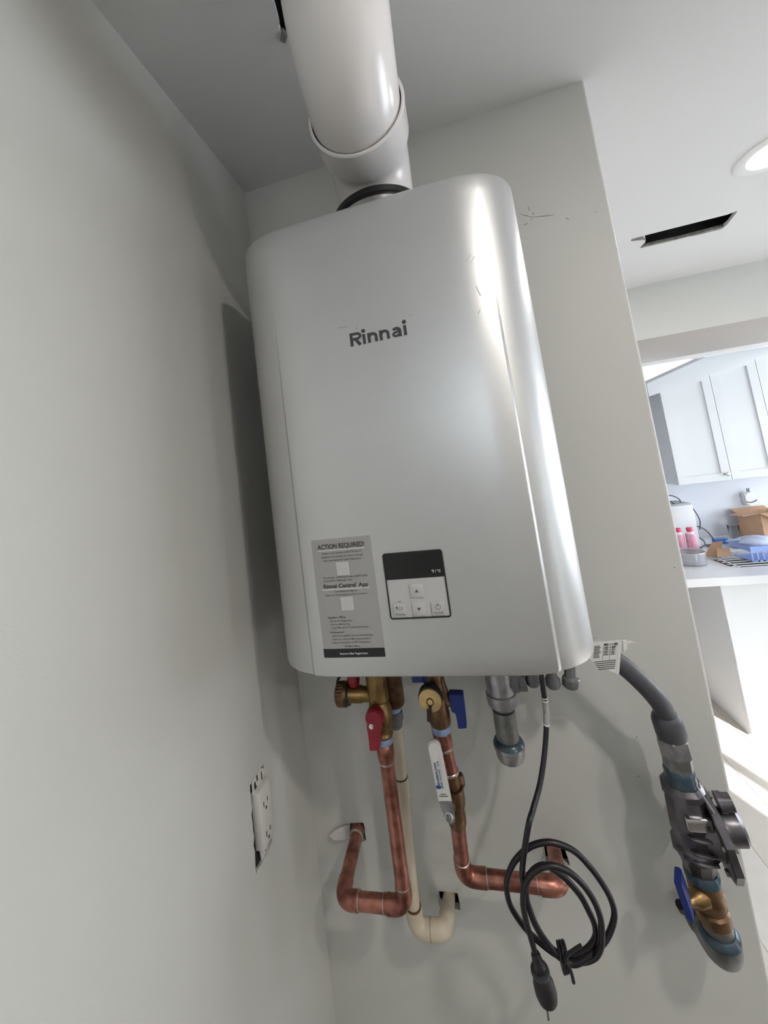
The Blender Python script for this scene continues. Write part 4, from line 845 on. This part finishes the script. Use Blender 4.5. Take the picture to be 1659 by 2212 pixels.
# white filter unit and its hoses
WF = thing('water_filter', 'tall white countertop filter unit with black hoses', 'appliance', (1.88, 2.5, .911))
bm = NB(); box(bm, (1.80, 2.395, .911), (1.955, 2.60, 1.212), .008); obj('unit_body', bm, CABW, WF)
bm = NB(); box(bm, (1.805, 2.40, 1.2125), (1.950, 2.595, 1.222), .003); obj('unit_lid', bm, mat('light_grey_lid', (.45, .48, .52), .4), WF)
for pts in ([(1.83, 2.50, 1.222), (1.835, 2.50, 1.262), (1.875, 2.49, 1.275), (1.915, 2.48, 1.248), (1.920, 2.47, 1.222)], [(1.81, 2.45, 1.222), (1.80, 2.45, 1.255), (1.83, 2.44, 1.250), (1.86, 2.43, 1.222)], [(1.957, 2.43, 1.195), (1.975, 2.42, 1.15), (1.985, 2.41, 1.09), (1.972, 2.41, 1.03)],
            [(1.957, 2.50, 1.035), (1.99, 2.50, 1.040), (2.04, 2.48, 1.01), (2.065, 2.46, .95), (2.06, 2.45, .916), (2.0, 2.42, .916)], [(1.957, 2.43, .975), (1.98, 2.41, .955), (1.985, 2.39, .917), (2.02, 2.36, .916), (2.05, 2.38, .916), (2.04, 2.42, .916), (1.99, 2.42, .917), (1.93, 2.36, .916)]):
    bm = NB(); tube(bm, smooth_path(pts, 6), .0038, 8); obj('hose', bm, HOSE, WF)
# small blue carton, cups, papers
bm = NB(); box(bm, (2.065, 2.44, .911), (2.145, 2.48, .945), .002); tag(obj('blue_carton', bm, BLUEB), 'small bright blue carton on the counter', 'carton')
bm = NB(); lathe(bm, (2.262, 2.575, .911), (0, 0, 1), [(0, .024), (.003, .026), (.095, .034), (.092, .031), (.006, .023), (.004, 0)], 24); tag(obj('drinking_glass', bm, GLASS), 'clear drinking glass left of the cardboard box', 'glass')
bm = NB()
prism(bm, [(2.08, 2.50), (2.20, 2.47), (2.225, 2.52), (2.10, 2.56)], .911, .913, 'z'); tag(obj('paper_sheet', bm, PAPER, smooth=0), 'white printed sheet lying behind the blue carton', 'paper')
# open cardboard box
CB = thing('cardboard_box', 'open brown cardboard box with its flaps spread', 'box', (2.47, 2.58, .911))
def wallq(name, P, t, par, m):
    b = NB(); P = [Vector(q) for q in P]; n = (P[1] - P[0]).cross(P[2] - P[0]).normalized() * t
    f = [b.verts.new(q) for q in P]; k = [b.verts.new(q + n) for q in P]
    b.faces.new(f); b.faces.new(k[::-1])
    for i in range(len(P)): b.faces.new((f[i], k[i], k[(i + 1) % len(P)], f[(i + 1) % len(P)]))
    return obj(name, b, m, par, smooth=0)
zc0, zc1 = .911, 1.085
a_, b_, c_, d_ = V(2.325, 2.612, 0), V(2.405, 2.520, 0), V(2.640, 2.560, 0), V(2.560, 2.670, 0)
for p_, q_ in ((a_, b_), (b_, c_), (c_, d_), (d_, a_)): wallq('side', [p_ + V(0, 0, zc0), q_ + V(0, 0, zc0), q_ + V(0, 0, zc1), p_ + V(0, 0, zc1)], .003, CB, CARD)
wallq('bottom', [q + V(0, 0, zc0) for q in (a_, b_, c_, d_)], .003, CB, CARD)
wallq('flap', [a_ + V(0, 0, zc1), b_ + V(0, 0, zc1), V(2.290, 2.490, zc1 - .005), V(2.255, 2.565, zc1 - .002)], .003, CB, CARD)
wallq('flap', [b_ + V(0, 0, zc1), c_ + V(0, 0, zc1), V(2.655, 2.475, zc1 - .045), V(2.455, 2.455, zc1 - .045)], .003, CB, CARD)
wallq('flap', [d_ + V(0, 0, zc1), a_ + V(0, 0, zc1), V(2.31, 2.665, zc1 + .022), V(2.55, 2.70, zc1 + .022)], .003, CB, CARD)
# loose cardboard piece
CF = thing('cardboard_scrap', 'folded scrap of brown cardboard beside the sink', 'cardboard', (1.93, 2.13, .911))
wallq('flap', [V(1.845, 2.16, .9115), V(1.905, 2.10, .9115), V(1.965, 2.16, 1.000), V(1.925, 2.20, .985)], .003, CF, CARD)
wallq('flap', [V(1.875, 2.085, .920), V(1.965, 2.105, .920), V(1.970, 2.125, .962), V(1.895, 2.110, .968)], .003, CF, CARD)
# dispenser on the wall
WD = thing('wall_dispenser', 'small white plug-in device on the kitchen wall', 'dispenser', (2.46, 2.69, 1.12))
bm = NB(); prism(bm, rrect(2.428, 1.118, 2.492, 1.217, .018), 2.660, KW - .0005); bmesh.ops.bevel(bm, geom=[e for e in bm.edges if all(abs(v.co.y - 2.660) < 1e-5 for v in e.verts)], offset=.008, segments=3, affect='EDGES'); obj('device_body', bm, TRIMW, WD, smooth=40)
bm = NB(); tube(bm, smooth_path([(2.427, 2.657, 1.150), (2.450, 2.656, 1.143), (2.475, 2.656, 1.147), (2.493, 2.657, 1.158)]), .0032, 8); obj('dark_band', bm, INKG, WD)
for x in (2.455, 2.466): 
    bm = NB(); box(bm, (x, 2.675, 1.217), (x + .005, 2.680, 1.246)); obj('prong', bm, INKG, WD, smooth=0)
